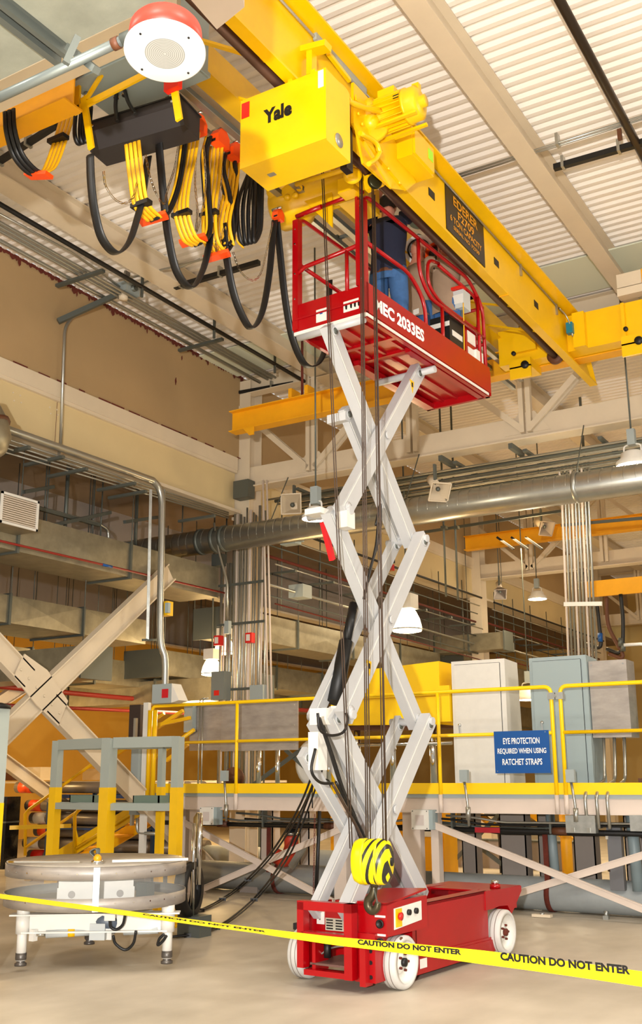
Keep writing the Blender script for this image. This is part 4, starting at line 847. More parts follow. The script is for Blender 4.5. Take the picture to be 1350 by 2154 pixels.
# cabinets on the platform
def cabinet(lb, x0, x1, z1, m, nm, hx, taper=.0):
    y0, y1 = 12.9, 13.45
    t = thing(nm, lb, 'cabinet', ((x0+x1)/2, 13.1, PZ))
    obj('body', MB().prism([(x0, y0, PZ+.0), (x0, y0, z1), (x0, y1-.1, z1-.02), (x0, y1, PZ)], (x1-x0, 0, 0)), m, t)
    d = obj('door', MB().bx(x0+.045, x1-.07, y0-.018, y0, PZ+.08, z1-.05), m, t)
    mb = MB(); a0, a1, b0, b1 = x0+.045, x1-.07, PZ+.08, z1-.05
    for q in ((a0-.006, a0, b0, b1), (a1, a1+.006, b0, b1), (a0, a1, b0-.006, b0), (a0, a1, b1, b1+.006)): mb.bx(q[0], q[1], y0-.004, y0-.001, q[2], q[3])
    obj('door_gap', mb, BLK, t)
    obj('handle', MB().lathe([(0, 0), (.022, 0), (.018, .02), (0, .02)], (hx, y0-.018, 2.20), (0, -1, 0), 12).bar((hx, y0-.045, 2.2), (hx+.01, y0-.045, 2.08), .016, .012, (0, 1, 0)), CHR, d)
    return t
cabinet('white electrical cabinet on the platform left of the blue sign', -5.80, -5.05, 3.03, WHT, 'electrical_cabinet', -5.70)
cabinet('pale blue grey electrical cabinet behind the blue sign', -4.72, -3.98, 3.01, GREYB, 'electrical_cabinet', -4.58)
t = thing('steel_panel_box', 'brushed steel box at the right end of the blue grey cabinet', 'panel', (-3.75, 13, 1.95)); obj('body', MB().bx(-3.97, -3.50, 12.95, 13.3, 2.0, 2.93), STN, t)
for x in (-3.85, -3.72, -3.60): obj('conduit', MB().tube(fil([(x, 12.98, 2.0), (x, 12.9, 1.5), (x+.02, 12.03, 1.36), (x+.03, 12.03, .98)], .1, 4), .02, 8), COND, t)
for x, z in ((-3.93, 2.06), (-3.54, 2.06), (-3.93, 2.88), (-3.54, 2.88)): obj('screw', MB().cyl((x, 12.95, z), (x, 12.942, z), .01, 8), CHR, t)
# yellow hopper
t = thing('yellow_hopper', 'large yellow machine housing behind the lift arms on the platform', 'machine', (-6.8, 13, 2.2))
obj('housing', MB().prism([(-7.55, 12.9, 2.25), (-5.98, 12.9, 2.22), (-5.98, 12.9, 3.05), (-7.0, 12.9, 3.0), (-7.25, 12.9, 2.9)], (0, .7, 0)), RAILY, t)
obj('front_tray', MB().bx(-6.02, -5.82, 12.85, 13.4, 2.25, 2.72), RAILY, t)
obj('rim', MB().bx(-7.5, -5.9, 12.86, 12.9, 2.60, 2.63), RAILY, t)
for x in (-7.3, -6.75, -6.15): obj('support', MB().cyl((x, 13.0, PZ), (x, 13.0, 2.24), .045, 12), CHR, t)
obj('cross_pipe', MB().cyl((-7.7, 12.95, 1.98), (-5.85, 12.95, 1.98), .025, 10), CHR, t)
obj('base_frame', MB().bx(-7.5, -6.0, 12.95, 13.5, 2.18, 2.24), BROWN, t)
# sheet metal guard with panel at left end of platform
t = thing('steel_sheet_guard', 'stained sheet steel panel behind the left guard rail', 'panel', (-9.2, 12.9, 1.9))
obj('sheet', MB().bx(-9.55, -8.20, 12.88, 12.90, 1.93, 2.62), STN, t); obj('sheet', MB().bx(-10.15, -9.56, 12.89, 12.91, 1.95, 2.62), STN, t)
for k in range(5): obj('rivet', MB().cyl((-8.25, 12.88, 2.0+.14*k), (-8.25, 12.872, 2.0+.14*k), .008, 6), CHR, t)
obj('switch_box', MB().bx(-10.18, -10.02, 12.78, 12.88, 2.22, 2.62), GRBOX, t)
for x in (-9.93, -9.87): obj('conduit', MB().tube(fil([(x, 12.84, 2.58), (x, 12.84, 2.7), (x+.1, 12.84, 2.72)], .03), .01, 6).cyl((x, 12.84, 1.2), (x, 12.84, 2.58), .012, 8), COND, t)
t = thing('roller_frame', 'chrome roller posts and grey cross braces under the sheet steel panel', 'frame', (-8.7, 13.2, PZ))
for x in (-9.05, -8.72, -8.1, -7.85): obj('post', MB().cyl((x, 13.15, PZ), (x, 13.15, 2.0), .035, 12), CHR, t)
obj('brace', MB().bar((-9.3, 13.3, 1.42), (-8.4, 13.3, 1.95), .02, .06).bar((-8.7, 13.32, 1.95), (-8.0, 13.32, 1.42), .02, .06), STRUT, t)
obj('white_drum', MB().lathe([(.0, 0), (.33, 0), (.36, .03), (.36, .12), (.3, .15), (0, .15)], (-8.2, 13.5, 1.75), (0, -1, 0), 30), WHT, t)
obj('orange_ball', MB().ball((-8.0, 13.3, 2.35), .13, 12), REDL, t)
obj('reel', MB().lathe([(0, 0), (.16, 0), (.16, .04), (.05, .04), (.05, .1), (.0, .1)], (-9.6, 13.3, 1.55), (.3, -1, 0), 20), BROWN, t)
# machine at right edge
t = thing('green_machine', 'pale green machine column with fan at the right edge', 'machine', (-2.9, 13.4, PZ))
obj('column', MB().bx(-3.12, -3.02, 13.2, 13.4, PZ, 3.3).bx(-3.12, -2.4, 13.2, 13.4, 3.2, 3.3).bx(-3.35, -2.5, 13.5, 13.7, 2.0, 2.55).bx(-3.3, -2.6, 13.4, 13.8, PZ, 1.9), MGREEN, t)
obj('fan', MB().lathe([(0, 0), (.2, 0), (.2, .05), (.05, .08), (0, .08)], (-2.9, 13.1, 2.22), (-.3, -1, 0), 24), BLK, t)
obj('motor', MB().lathe([(0, 0), (.16, 0), (.16, .3), (.12, .34), (0, .34)], (-3.0, 13.15, 1.85), (0, -.2, 1), 20), BLK, t)
obj('drum', MB().lathe([(0, 0), (.1, 0), (.1, .25), (0, .25)], (-3.25, 13.1, 1.5), Z, 20), mat('maroon_drum', (.45, .1, .18), .5), t)
obj('arm', MB().tube(fil([(-3.55, 13.1, 3.12), (-3.3, 13.1, 3.12), (-3.2, 13.1, 3.0), (-3.16, 13.1, 2.6)], .06), .02, 8), WHT, t)
obj('rail', MB().bar((-3.2, 13.1, 2.2), (-3.0, 13.1, 3.0), .02, .03), COND, t)
for z in (2.4, 2.5): obj('valve', MB().cyl((-3.16, 13.05, z-.05), (-3.1, 13.05, z+.12), .025, 8), YEL, t)
obj('table_top', MB().bx(-3.45, -2.6, 12.9, 13.6, 1.47, 1.52), BROWN, t)
# speaker boxes, junction boxes on the fascia
for i, (x, lb) in enumerate(((-9.09, 'square white speaker box under the platform at left'), (-5.85, 'square white speaker box on the platform post behind the lift'))):
    t = thing('speaker_box', lb, 'speaker', (x, 12.0, .95)); obj('box', MB().bx(x-.12, x+.14, 12.0, 12.14, .93, 1.16), GREYB, t)
    obj('face', MB().bx(x-.14, x+.09, 11.985, 12.0, .93, 1.16), WHT, t); obj('grille', MB().bx(x-.08, x+.03, 11.98, 11.985, .98, 1.10), mat('grille_beige', (.78, .74, .72), .6) if i == 0 else MATS['grille_beige'], t)
    for a in (-.12, .07):
        for b in (.945, 1.145): obj('screw', MB().cyl((x+a, 11.985, b), (x+a, 11.978, b), .007, 6), STRUT, t)
for i, (px, lb) in enumerate(((472, 'small grey outlet box on a stem above the left toe board'), (976, 'small grey outlet box on a stem in front of the white cabinet'), (1200, 'small grey outlet box on a stem right of the blue sign'))):
    p = at(px, 1632, Y=12.0); t = thing('outlet_box', lb, 'box', p); obj('box', MB().box(p, (.10, .06, .14)), GRBOX, t)
    obj('stem', MB().tube(fil([p-V((0, 0, .07)), (p.x+.03, 12.0, 1.25), (p.x+.03, 12.02, .98)], .05), .016, 8), COND, t); obj('coupling', MB().cyl((p.x+.03, 12.01, 1.05), (p.x+.03, 12.01, 1.2), .03, 10), COND, t)
t = thing('junction_box', 'long galvanised junction box under the platform at right', 'box', (-3.8, 12.1, .95)); obj('box', MB().bx(-4.06, -3.72, 12.0, 12.1, .93, 1.12), GALV, t); obj('box', MB().bx(-3.35, -3.08, 12.05, 12.15, .96, 1.13), GALV, t)
for x in (-3.98, -3.8): obj('hasp', MB().bx(x-.02, x+.02, 11.99, 12.0, .94, .99), COND, t)
t = thing('disconnect_switch', 'dark grey disconnect switch hanging beneath the platform at right', 'switch', (-3.5, 12.5, .3)); obj('box', MB().bx(-3.72, -3.56, 12.4, 12.5, .30, .98), mat('slate_box', (.42, .42, .43), .5), t)
for z in (.5, .85): obj('latch', MB().bx(-3.73, -3.70, 12.38, 12.4, z, z+.05), CHR, t)
t = thing('service_pipe', 'grey vertical pipe descending to the floor pipe at right', 'pipe', (-3.45, 12.45, .3)); obj('pipe', MB().cyl((-3.42, 12.45, .3), (-3.44, 12.45, 1.12), .065, 14), mat('pipe_grey', (.50, .56, .58), .45), t)
t = thing('service_pipe', 'grey blue vertical pipe behind the long brace under the platform', 'pipe', (-4.45, 12.6, .3)); obj('pipe', MB().cyl((-4.42, 12.6, .3), (-4.45, 12.6, 1.12), .055, 14), MATS['pipe_grey'], t)
t = thing('sprinkler_pipe', 'long black pipe running under the platform beam', 'pipe', (-6.5, 12.3, .95)); obj('pipe', MB().cyl((-10.2, 12.35, .93), (2, 12.35, .91), .032, 12), BLK, t)
for x in (-9.1, -7.35, -4.25): obj('coupling', MB().cyl((x-.09, 12.35, .93), (x+.09, 12.35, .93), .045, 12), BROWN, t)
obj('red_label', MB().bx(-5.3, -4.98, 12.31, 12.318, .895, .955), mat('label_dark_red', (.65, .05, .12), .5), t, 'dark red label')
for x in (-8.4, -5.6, -4.35, -3.2): obj('hanger', MB().bx(x-.012, x+.012, 12.3, 12.4, .9, 1.13), STRUT, t)
t = thing('conduit_bundle', 'tangle of grey and black conduits just under the platform beam', 'conduit', (-6, 12.5, 1.0))
for k in range(9):
    z = 1.09-.018*k+rnd.uniform(-.01, .01); x0 = rnd.choice((-10, -9.6, -8.8)) if k % 2 else -6+rnd.uniform(-.3, .4); x1 = x0+rnd.uniform(1.6, 3.6); y = 12.2+.05*k
    obj('conduit', MB().tube(fil([(x0, y, z), (x0+.4, y, z-.02), (x0+.7, y+.05, z-.07), (x1-.4, y+.05, z-.06), (x1, y, z)], .1), .014, 6), (COND, STRUT, BLK)[k % 3], t)
# grey columns etc behind, below the platform
for i, (px, w, Y, lb) in enumerate(((987, .20, 13.4, 'grey column below the platform behind the left end of the long brace'), (1080, .34, 13.0, 'wide mauve grey column below the platform left of centre right'), (1146, .16, 13.3, 'narrow mauve column below the platform beside the pipe bracket'), (1230, .26, 13.0, 'mauve column below the platform left of the disconnect switch'), (1335, .22, 13.2, 'mauve column below the platform at the right edge'), (640, .16, 13.6, 'mauve column below the platform left of the lift'), (560, .22, 13.6, 'pale column below the platform behind the left cross brace'))):
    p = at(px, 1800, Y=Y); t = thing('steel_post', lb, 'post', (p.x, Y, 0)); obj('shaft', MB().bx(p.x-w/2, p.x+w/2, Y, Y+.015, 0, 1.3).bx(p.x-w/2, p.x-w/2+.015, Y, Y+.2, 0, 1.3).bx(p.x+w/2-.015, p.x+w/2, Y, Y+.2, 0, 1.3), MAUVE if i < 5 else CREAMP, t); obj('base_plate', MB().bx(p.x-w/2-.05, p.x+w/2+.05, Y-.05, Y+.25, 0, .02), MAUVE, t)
t = thing('floor_pipe', 'thick grey lagged pipe lying along the floor under the platform', 'pipe', (-6, 12.7, 0)); A, B = V((-11.5, 12.95, .2)), V((1.5, 12.45, .2))
obj('pipe', MB().cyl(A, B, .19, 24), PIPEG, t)
for f in (.2, .42, .66, .85): q = A+(B-A)*f; obj('saddle', MB().box((q.x, q.y, .04), (.3, .3, .08)), MAUVE, t)
for x in (-8.45, -4.5): obj('strap', MB().lathe([(.192, -.03), (.205, -.03), (.205, .03), (.192, .03)], A+(B-A)*((x+11.5)/13), B-A, 24).bx(x-.03, x+.03, 12.52, 12.54, .3, .95), RUST, t)
t = thing('floor_pipe', 'second grey pipe farther back below the platform at left', 'pipe', (-9, 14.6, 0)); obj('pipe', MB().cyl((-12, 14.9, .3), (-7.5, 14.5, .3), .16, 20), PIPEG, t); obj('saddle', MB().box((-9.5, 14.7, .07), (.3, .3, .14)), MAUVE, t)
t = thing('orange_elbow', 'orange red pipe elbow hanging below the platform left of the lift', 'pipe', at(605, 1805, Y=12.7)); obj('elbow', MB().tube(curve([at(*q, Y=12.7) for q in ((612, 1758), (612, 1785), (600, 1808), (580, 1800))], 6), .10, 14), mat('orange_red_coat', (.75, .22, .12), .45), t)
obj('collar', MB().cyl(at(613, 1742, Y=12.7), at(612, 1778, Y=12.7), .085, 16), BLK, t); obj('collar', MB().cyl(at(612, 1750, Y=12.7), at(612, 1756, Y=12.7), .10, 16), CHR, t); obj('lever', MB().bar(at(612, 1825, Y=12.6), at(640, 1780, Y=12.6), .03, .1), GALV, t)
for k, (x, y, w, z, lb) in enumerate(((-8.6, 15.2, .9, 1.25, 'yellow storage cabinet below the platform far left'), (-7.6, 15.4, .9, 1.3, 'yellow storage cabinet below the platform left of the lift'))):
    t = thing('storage_cabinet', lb, 'cabinet', (x, y, 0)); obj('body', MB().bx(x-w/2, x+w/2, y, y+.5, .05, z), YELD, t); obj('plinth', MB().bx(x-w/2+.03, x+w/2-.03, y+.03, y+.45, 0, .05), BLK, t)
    for s in (-1, 1): d = obj('door', MB().bx(x+s*.005 if s > 0 else x-w/2+.02, x+w/2-.02 if s > 0 else x-.005, y-.02, y, .08, z-.03), YELD, t); obj('handle', MB().box((x+s*.05, y-.03, z*.55), (.02, .02, .12)), BLK, d)
    obj('notice', MB().bx(x+.1, x+.32, y-.025, y-.021, z*.5, z*.85), WHT, t)
# yellow stair seen through, under right
t = thing('far_stair', 'yellow and grey stair frame seen below the platform behind the lift', 'stairs', (-6.3, 16, 0))
obj('stringer', MB().bar((-7.2, 16, 1.25), (-6.2, 16, .55), .05, .1).bar((-6.6, 16.2, 1.35), (-5.4, 16.2, .6), .05, .1), YELD, t); obj('brace', MB().bar((-7.4, 15.9, .1), (-6.3, 15.9, 1.1), .03, .06).bar((-7.4, 15.9, .9), (-6.2, 15.9, .1), .03, .06), STRUT, t)
obj('tread', MB().bx(-6.5, -5.9, 15.9, 16.6, .7, .73).bx(-6.9, -6.3, 15.9, 16.6, .95, .98), BLK, t)
t = thing('green_bin', 'dark green box hanging below the platform behind the lift', 'box', (-6.6, 17, .9)); obj('body', MB().bx(-7.0, -6.2, 17, 17.5, .95, 1.35), GREEN, t); obj('rim', MB().bx(-7.03, -6.17, 16.97, 17.53, 1.32, 1.36), BLK, t)
for lx in (-6.97, -6.23): obj('leg', MB().bx(lx-.02, lx+.02, 17.2, 17.24, 0, .95), BLK, t)
t = thing('low_wall', 'low grey brown barrier on the floor behind the platform', 'barrier', (-7, 18, 0)); obj('wall', MB().bx(-10, -5.6, 18, 18.2, 0, .45), MAUVE, t); obj('cap', MB().bx(-10, -5.6, 17.98, 18.22, .45, .48), STRUT, t)
t = thing('yellow_post', 'slim yellow bollard with dark cap below the platform at right', 'bollard', (-5.15, 15, 0)); obj('post', MB().cyl((-5.15, 15.2, 0), (-5.15, 15.2, 1.05), .08, 14), YELD, t); obj('cap', MB().cyl((-5.15, 15.2, 1.05), (-5.15, 15.2, 1.08), .085, 14), BLK, t)
t = thing('chain_hoist', 'rusty chain beside a black pole left of the scissor lift', 'chain', at(665, 1715, Y=9.9)); obj('pole', MB().cyl(at(672, 1706, Y=9.9), at(664, 1898, Y=9.9), .02, 10), BLK, t)
mb = MB(); A, B = at(662, 1712, Y=9.85), at(659, 1898, Y=9.85)
for k in range(36): q = A+(B-A)*k/36; s = V((.007, 0, 0)) if k % 2 else V((0, .007, 0)); mb.bar(q+s, q+s+(B-A)/30, .004, .004); mb.bar(q-s, q-s+(B-A)/30, .004, .004)
obj('chain', mb, RUST, t); obj('foot', MB().bx(B.x-.2, B.x+.16, 9.8, 10.0, 0, .05).cyl((at(664, 1898, Y=9.9).x, 9.9, .0), at(664, 1898, Y=9.9), .02, 8), BLK, t)
obj('hook_pole', MB().tube(curve([at(*q, Y=9.9) for q in ((657, 1700), (657, 1660), (664, 1645), (688, 1640), (694, 1655), (694, 1700))]), .008, 6), BLK, t)

# ---------------------------------------------------------------- left side: stand, stairs, rolls
t = thing('post_stand', 'grey and yellow steel stand with shelf behind the round table', 'stand', (-8.6, 9.6, 0))
for x, y, w in ((-9.59, 9.6, .10), (-8.57, 9.4, .13), (-7.64, 9.5, .10), (-8.28, 10.0, .07)):
    obj('upper_post', MB().bx(x-w/2, x+w/2, y-w/2, y+w/2, 1.45, 2.0), GREYP, t); obj('lower_post', MB().bx(x-w/2-.004, x+w/2+.004, y-w/2-.004, y+w/2+.004, 0, 1.45), YEL, t)
    obj('foot_plate', MB().bx(x-w, x+w, y-w, y+w, 0, .015), YEL, t)
for a, b in (((-9.55, 9.58), (-8.6, 9.42)), ((-8.5, 9.4), (-7.68, 9.5)), ((-9.55, 9.65), (-8.3, 10.03)), ((-8.25, 10.03), (-7.68, 9.55))):
    obj('top_beam', MB().bar((a[0], a[1], 1.95), (b[0], b[1], 1.95), .05, .12), GREYP, t)
    obj('shelf_beam', MB().bar((a[0], a[1], 1.235), (b[0], b[1], 1.235), .05, .075), GREYP, t)
obj('shelf', MB().prism([(-9.5, 9.6, 1.27), (-8.55, 9.4, 1.27), (-7.7, 9.5, 1.27), (-8.3, 9.95, 1.27)], (0, 0, .01)), GREYP, t)
for px, lb in ((181, 'green grey tray on the left part of the stand shelf'), (316, 'green grey tray on the right part of the stand shelf')):
    p = at(px, 1682, Y=9.6); q = thing('tray', lb, 'tray', (p.x, 9.62, 1.28)); obj('base', MB().bx(p.x-.17, p.x+.17, 9.54, 9.7, 1.28, 1.29), GREEN, q)
    obj('rim', MB().bx(p.x-.19, p.x+.19, 9.52, 9.535, 1.28, 1.36).bx(p.x-.19, p.x+.19, 9.705, 9.72, 1.28, 1.36).bx(p.x-.19, p.x-.175, 9.52, 9.72, 1.28, 1.36).bx(p.x+.175, p.x+.19, 9.52, 9.72, 1.28, 1.36), mat('tray_green', (.40, .47, .42), .5) if px < 200 else MATS['tray_green'], q)
p = at(-36, 1700, D=8.6); t = thing('edge_post', 'grey over yellow steel post cut by the left edge', 'post', (p.x, p.y, 0)); w = .12
obj('upper_post', MB().bx(p.x-w, p.x+w*.9, p.y-w, p.y+w, 1.36, 2.12), GREYP, t); obj('lower_post', MB().bx(p.x-w-.003, p.x+w*.9+.003, p.y-w-.003, p.y+w, .0, 1.36), YEL, t); obj('cap', MB().lathe([(0, 0), (.17, 0), (.17, .03), (.1, .05), (0, .05)], (p.x, p.y, 2.12), Z, 20), BLK, t)
# stair
st = thing('yellow_stair', 'yellow tubular stair climbing to the platform behind the stand', 'stairs', at(150, 1780, Y=12.8))
for Y, pts, mid in ((13.2, ((53, 1800), (53, 1712), (62, 1702), (290, 1538), (345, 1500)), ((55, 1782), (330, 1590))), (12.4, ((157, 1800), (157, 1715), (166, 1702), (330, 1590), (408, 1535)), ((160, 1785), (310, 1690)))):
    obj('handrail', MB().tube([at(*q, Y=Y) for q in pts], .028, 10), YEL, st); obj('mid_rail', MB().tube([at(*q, Y=Y) for q in mid], .026, 10), YEL, st)
for Y in (12.45, 13.15):
    obj('stringer', MB().bar((-13.0, Y, .05), (-10.3, Y, 1.3), .04, .2), YEL, st)
for k in range(7): obj('tread', MB().bx(-12.9+.4*k, -12.6+.4*k, 12.45, 13.15, .12+.185*k, .15+.185*k), YELD, st)
mb = MB(); q0 = at(20, 1741, Y=11.6); q1 = at(150, 1737, Y=12.3); mb.bar(q0, q1, .005, .06); solo('barrier_tape', mb, YEL, 'yellow barrier tape strung between the left edge post and the stair', 'tape')
q = at(158, 1740, Y=12.3); solo('barrier_tape', MB().quadstrip([q+V((0, 0, .03)), at(165, 1762, Y=12.3), at(178, 1760, Y=12.28)], [q-V((0, 0, .03)), at(163, 1770, Y=12.3), at(170, 1772, Y=12.28)]), YEL, 'loose knotted tail of barrier tape on the yellow stair post', 'tape')
# rolls of material
t = thing('roll_rack', 'blue steel rack holding the long dark rolls', 'rack', (-13.5, 14.6, 0))
for x in (-14.2, -11.8):
    for yy in (14.05, 15.2): obj('upright', MB().bx(x-.03, x+.03, yy, yy+.06, 0, 1.3), BLUEF, t)
obj('cross_bar', MB().bx(-14.2, -11.8, 14.05, 14.1, 1.22, 1.28).bx(-14.2, -11.8, 15.2, 15.25, 1.22, 1.28), BLUEF, t)
for z in (.1, .72): obj('cross_bar', MB().bx(-14.2, -11.8, 14.05, 15.25, z-.03, z), BLUEF, t)
def mroll(x, y, z, L_, r, lb, tag_=None):
    o = thing('material_roll', lb, 'roll', (x, y, z-r), group='long dark rolls in the rack')
    obj('roll', MB().cyl((x, y, z), (x+L_, y, z), r, 14), ROLL, o); obj('core', MB().cyl((x-.03, y, z), (x, y, z), r*.5, 10), WHT, o)
    if tag_ is not None: obj('label', MB().lathe([(r+.002, 0), (r+.003, 0), (r+.003, .3), (r+.002, .3)], (x+.1, y, z), (1, 0, 0), 14), tag_, o)
for i in range(4): mroll(-15.2+.15*(i % 2), 14.25+.24*i, 1.40, 3.6, .10, ('front grey roll in the top layer with orange label', 'second grey roll from the front in the top layer', 'third grey roll from the front in the top layer', 'rearmost grey roll in the top layer of the rack')[i], ORG if i == 0 else None)
for lay in range(5):
    z = 1.08-.215*lay
    for i in range(3): mroll(-14.9+.13*((i+lay) % 3), 14.25+.3*i, z, 3.4, .10, ('front', 'middle', 'rear')[i]+' dark roll in the %s layer of the blue rack' % ('second', 'third', 'fourth', 'fifth', 'lowest')[lay], (ORG, WHT, ORG, WHT, REDL)[lay] if i == 0 else None)
t = thing('wrapped_bundle', 'black plastic wrapped bundle standing left of the rolls', 'bundle', (-15.2, 14.0, 0)); mb = MB().box((-15.25, 13.95, .62), (.5, .4, 1.24), .2); obj('wrap', mb, mat('black_film', (.07, .07, .075), .15, bump=.8, scale=6), t); obj('strap', MB().box((-15.25, 13.95, .8), (.51, .41, .03), .2), STRUT, t)
for i, (px, py, w, hh, m) in enumerate(((85, 1632, .4, .25, 'a'), (30, 1640, .3, .15, 'b'), (215, 1632, .7, .2, 'c'))):
    p = at(px, py, Y=16.5); t = thing('parts_crate', ('pale carton on top shelf behind the rolls', 'small dark crate at left behind the rolls', 'long tan carton behind the stand')[i], 'box', (p.x, 16.5, 1.5)); mm = (CREAM, BROWN, TAN)[i]
    obj('body', MB().box((p.x, 16.5, 1.52+hh/2), (w, .4, hh)), mm, t); obj('lid', MB().box((p.x, 16.5, 1.53+hh), (w+.02, .42, .02)), mm, t)
t = thing('shelf_bench', 'tan workbench behind the rolls at the left', 'bench', (-15, 16.6, 0)); obj('top', MB().bx(-19, -11, 16.2, 16.9, 1.46, 1.5), CREAM, t)
for x in (-18.8, -15, -11.2): obj('leg', MB().bx(x-.04, x+.04, 16.25, 16.33, 0, 1.46), STRUT, t)
# control column left of the platform
t = thing('control_column', 'white strut column with a grey switch box beside the stair', 'switch', (-9.9, 11.9, 0))
A = at(309, 1478, Y=11.9); B = at(309, 1740, Y=11.9)
obj('channel', MB().bx(A.x-.045, A.x+.045, 11.88, 11.94, .3, A.z), WHT, t); obj('channel', MB().bx(A.x-.24, A.x-.20, 11.9, 11.95, .9, 2.4), COND, t)
obj('switch_box', MB().bx(A.x-.19, A.x-.06, 11.82, 11.92, 1.05, 1.96), GRBOX, t); obj('conduit', MB().tube(fil([(A.x-.1, 11.9, 1.0), (A.x-.1, 11.9, .8), (A.x+.3, 11.9, .8)], .1), .025, 8), COND, t)
obj('indicator', MB().bx(A.x-.24, A.x-.20, 11.81, 11.83, 1.14, 1.17), mat('green_light', (.1, .9, .3), .4, emit=1.5), t)
obj('base', MB().bx(A.x-.1, A.x+.1, 11.85, 12.0, 0, .32), MAUVE, t)
for dx in (.04, .13): obj('yellow_post', MB().cyl((A.x+dx+.03, 11.9, 1.3), (A.x+dx+.03, 11.9, 2.5), .035, 10), YEL, t)
t = thing('dark_enclosure', 'dark brown box on yellow bars at the left end of the platform', 'box', at(290, 1530, Y=12.6)); obj('box', MB().box(at(292, 1518, Y=12.6), (.22, .2, .5)), mat('dark_brown_box', (.22, .17, .15), .6), t)
obj('bar', MB().bar(at(225, 1600, Y=12.6), at(385, 1495, Y=12.6), .05, .05).bar(at(330, 1525, Y=12.6), at(400, 1510, Y=12.6), .04, .05).bar(at(350, 1600, Y=13), at(395, 1565, Y=13), .05, .05), YEL, t)
# conduit drop with boxes
t = thing('conduit_drop', 'large conduit bending down from the wall run to the grey alarm box', 'conduit', at(340, 1100, X=-9.6))
pts = [at(-40, 884, X=-9.6), at(300, 1003, X=-9.6)]; pe = at(333, 1040, X=-9.55)
run = curve([pts[0], at(150, 950, X=-9.6), pts[1], at(325, 1015, X=-9.6), at(339, 1045, X=-9.58), at(340, 1120, X=-9.56), at(337, 1330, X=-9.5), at(347, 1385, X=-9.45), at(347, 1450, X=-9.45)], 8)
obj('conduit', MB().tube(run, .05, 12), COND, t)
for dx in (-24, 4): obj('strut_channel', MB().bar(at(341+dx, 1030, X=-9.62), at(334+dx, 1345, X=-9.6), .04, .04), GALV, t)
obj('cross_strut', MB().bar(at(300, 1346, X=-9.6), at(345, 1346, X=-9.6), .03, .03), STRUT, t)
p = at(349, 1281, X=-9.5); yb = obj('call_box', MB().box(p, (.16, .12, .2)), YEL, t, 'yellow call box'); obj('front', MB().box(p+V((.08, -.06, 0)), (.06, .05, .14)), GREYB, yb)
p = at(350, 1460, X=-9.4); ab = obj('alarm_box', MB().box(p, (.34, .2, .26)), GRBOX, t); obj('alarm_front', MB().prism([p+V((.17, -.1, -.13)), p+V((.17, -.1, .13)), p+V((.30, -.1, -.10))], (0, .2, 0)), WHT, ab); obj('alarm_sign', MB().box(p+V((.06, -.104, 0)), (.11, .005, .12)), mat('fire_red', (.75, .05, .12), .4), ab, 'red emblem label')
# ---------------------------------------------------------------- ducts, conduits and lamps
sd = thing('round_duct', 'long round spiral steel duct crossing behind the scissor lift', 'duct', (-5, 13.35, 5.3))
obj('duct', MB().cyl((-12.6, 13.35, 5.29), (3.5, 13.35, 5.27), .2, 40), SPIR, sd)
mb = MB()
for k in range(100): mb.lathe([(.2, -.008), (.2035, 0), (.2, .008)], (-12.4+.155*k, 13.35+0, 5.29), (1, 0, 0), 24)
obj('seams', mb, SPIR, sd)
for x in (-10.35, -10.05, -9.88, -6.63, -4.08): obj('band', MB().lathe([(.2, -.03), (.215, -.03), (.215, .03), (.2, .03)], (x, 13.35, 5.29), (1, 0, 0), 30), STRUT if x < -7 else GALV, sd)
for x in (-9.0, -6.63, -4.08, -1.0): obj('hanger_rod', MB().bar((x, 13.35, 5.48), (x, 13.84, 6.3), .012, .012), STRUT, sd)
def rduct(lb, X, y0, y1, z0, z1, w, m=DUCT, step=1.5):
    t = thing('rectangular_duct', lb, 'duct', (X, y0, z0)); n = max(1, round((y1-y0)/step)); s = (y1-y0)/n
    for k in range(n):
        o = obj('section', MB().bx(X-w, X, y0+k*s+.01, y0+(k+1)*s-.01, z0, z1), m, t)
        obj('stiffener', MB().add([(X, y0+k*s+.05, z0), (X, y0+(k+1)*s-.05, z0), (X+.012, y0+(k+.5)*s, (z0+z1)/2), (X, y0+(k+1)*s-.05, z1), (X, y0+k*s+.05, z1)], [(0, 1, 2), (1, 3, 2), (3, 4, 2), (4, 0, 2)]), m, o)
        obj('flange', MB().bx(X-w-.02, X+.03, y0+k*s-.02, y0+k*s+.02, z0-.03, z1+.03), STRUT, t)
        for xx in (X+.02, X-w-.01): obj('hanger_rod', MB().cyl((xx, y0+k*s, z0-.03), (xx, y0+k*s, 6.1), .008, 5), STRUT, t)
    return t
rduct('flat galvanised duct along the left wall ending at the conduit column', -10.3, 7.2, 13.75, 4.42, 4.92, .8, step=1.9)
rduct('dark wide duct below the bright left wall duct', -11.6, 6, 13.5, 3.72, 4.12, 1.1)
rduct('tan rectangular duct deep left behind the cream brace', -13.2, 8, 20, 3.2, 3.65, 1.0)
rduct('low brown duct in the left aisle behind the hanging lamps', -15.5, 8, 26, 3.3, 3.75, 1.4)
rduct('galvanised duct in the second bay right of the conduit column', -10.8, 14.8, 23.4, 3.95, 4.45, .8, step=2.2)
rduct('lower duct in the second bay behind the lift arms', -12.3, 14.8, 24, 3.35, 3.8, .9, step=2)
rduct('long duct under the second girder in the third bay', -10.7, 24.5, 34, 3.9, 4.5, .9, step=2.2)
rduct('lower duct in the third bay behind the lit dome lamp', -12.2, 24.4, 36, 3.1, 3.7, .9, step=2.2)
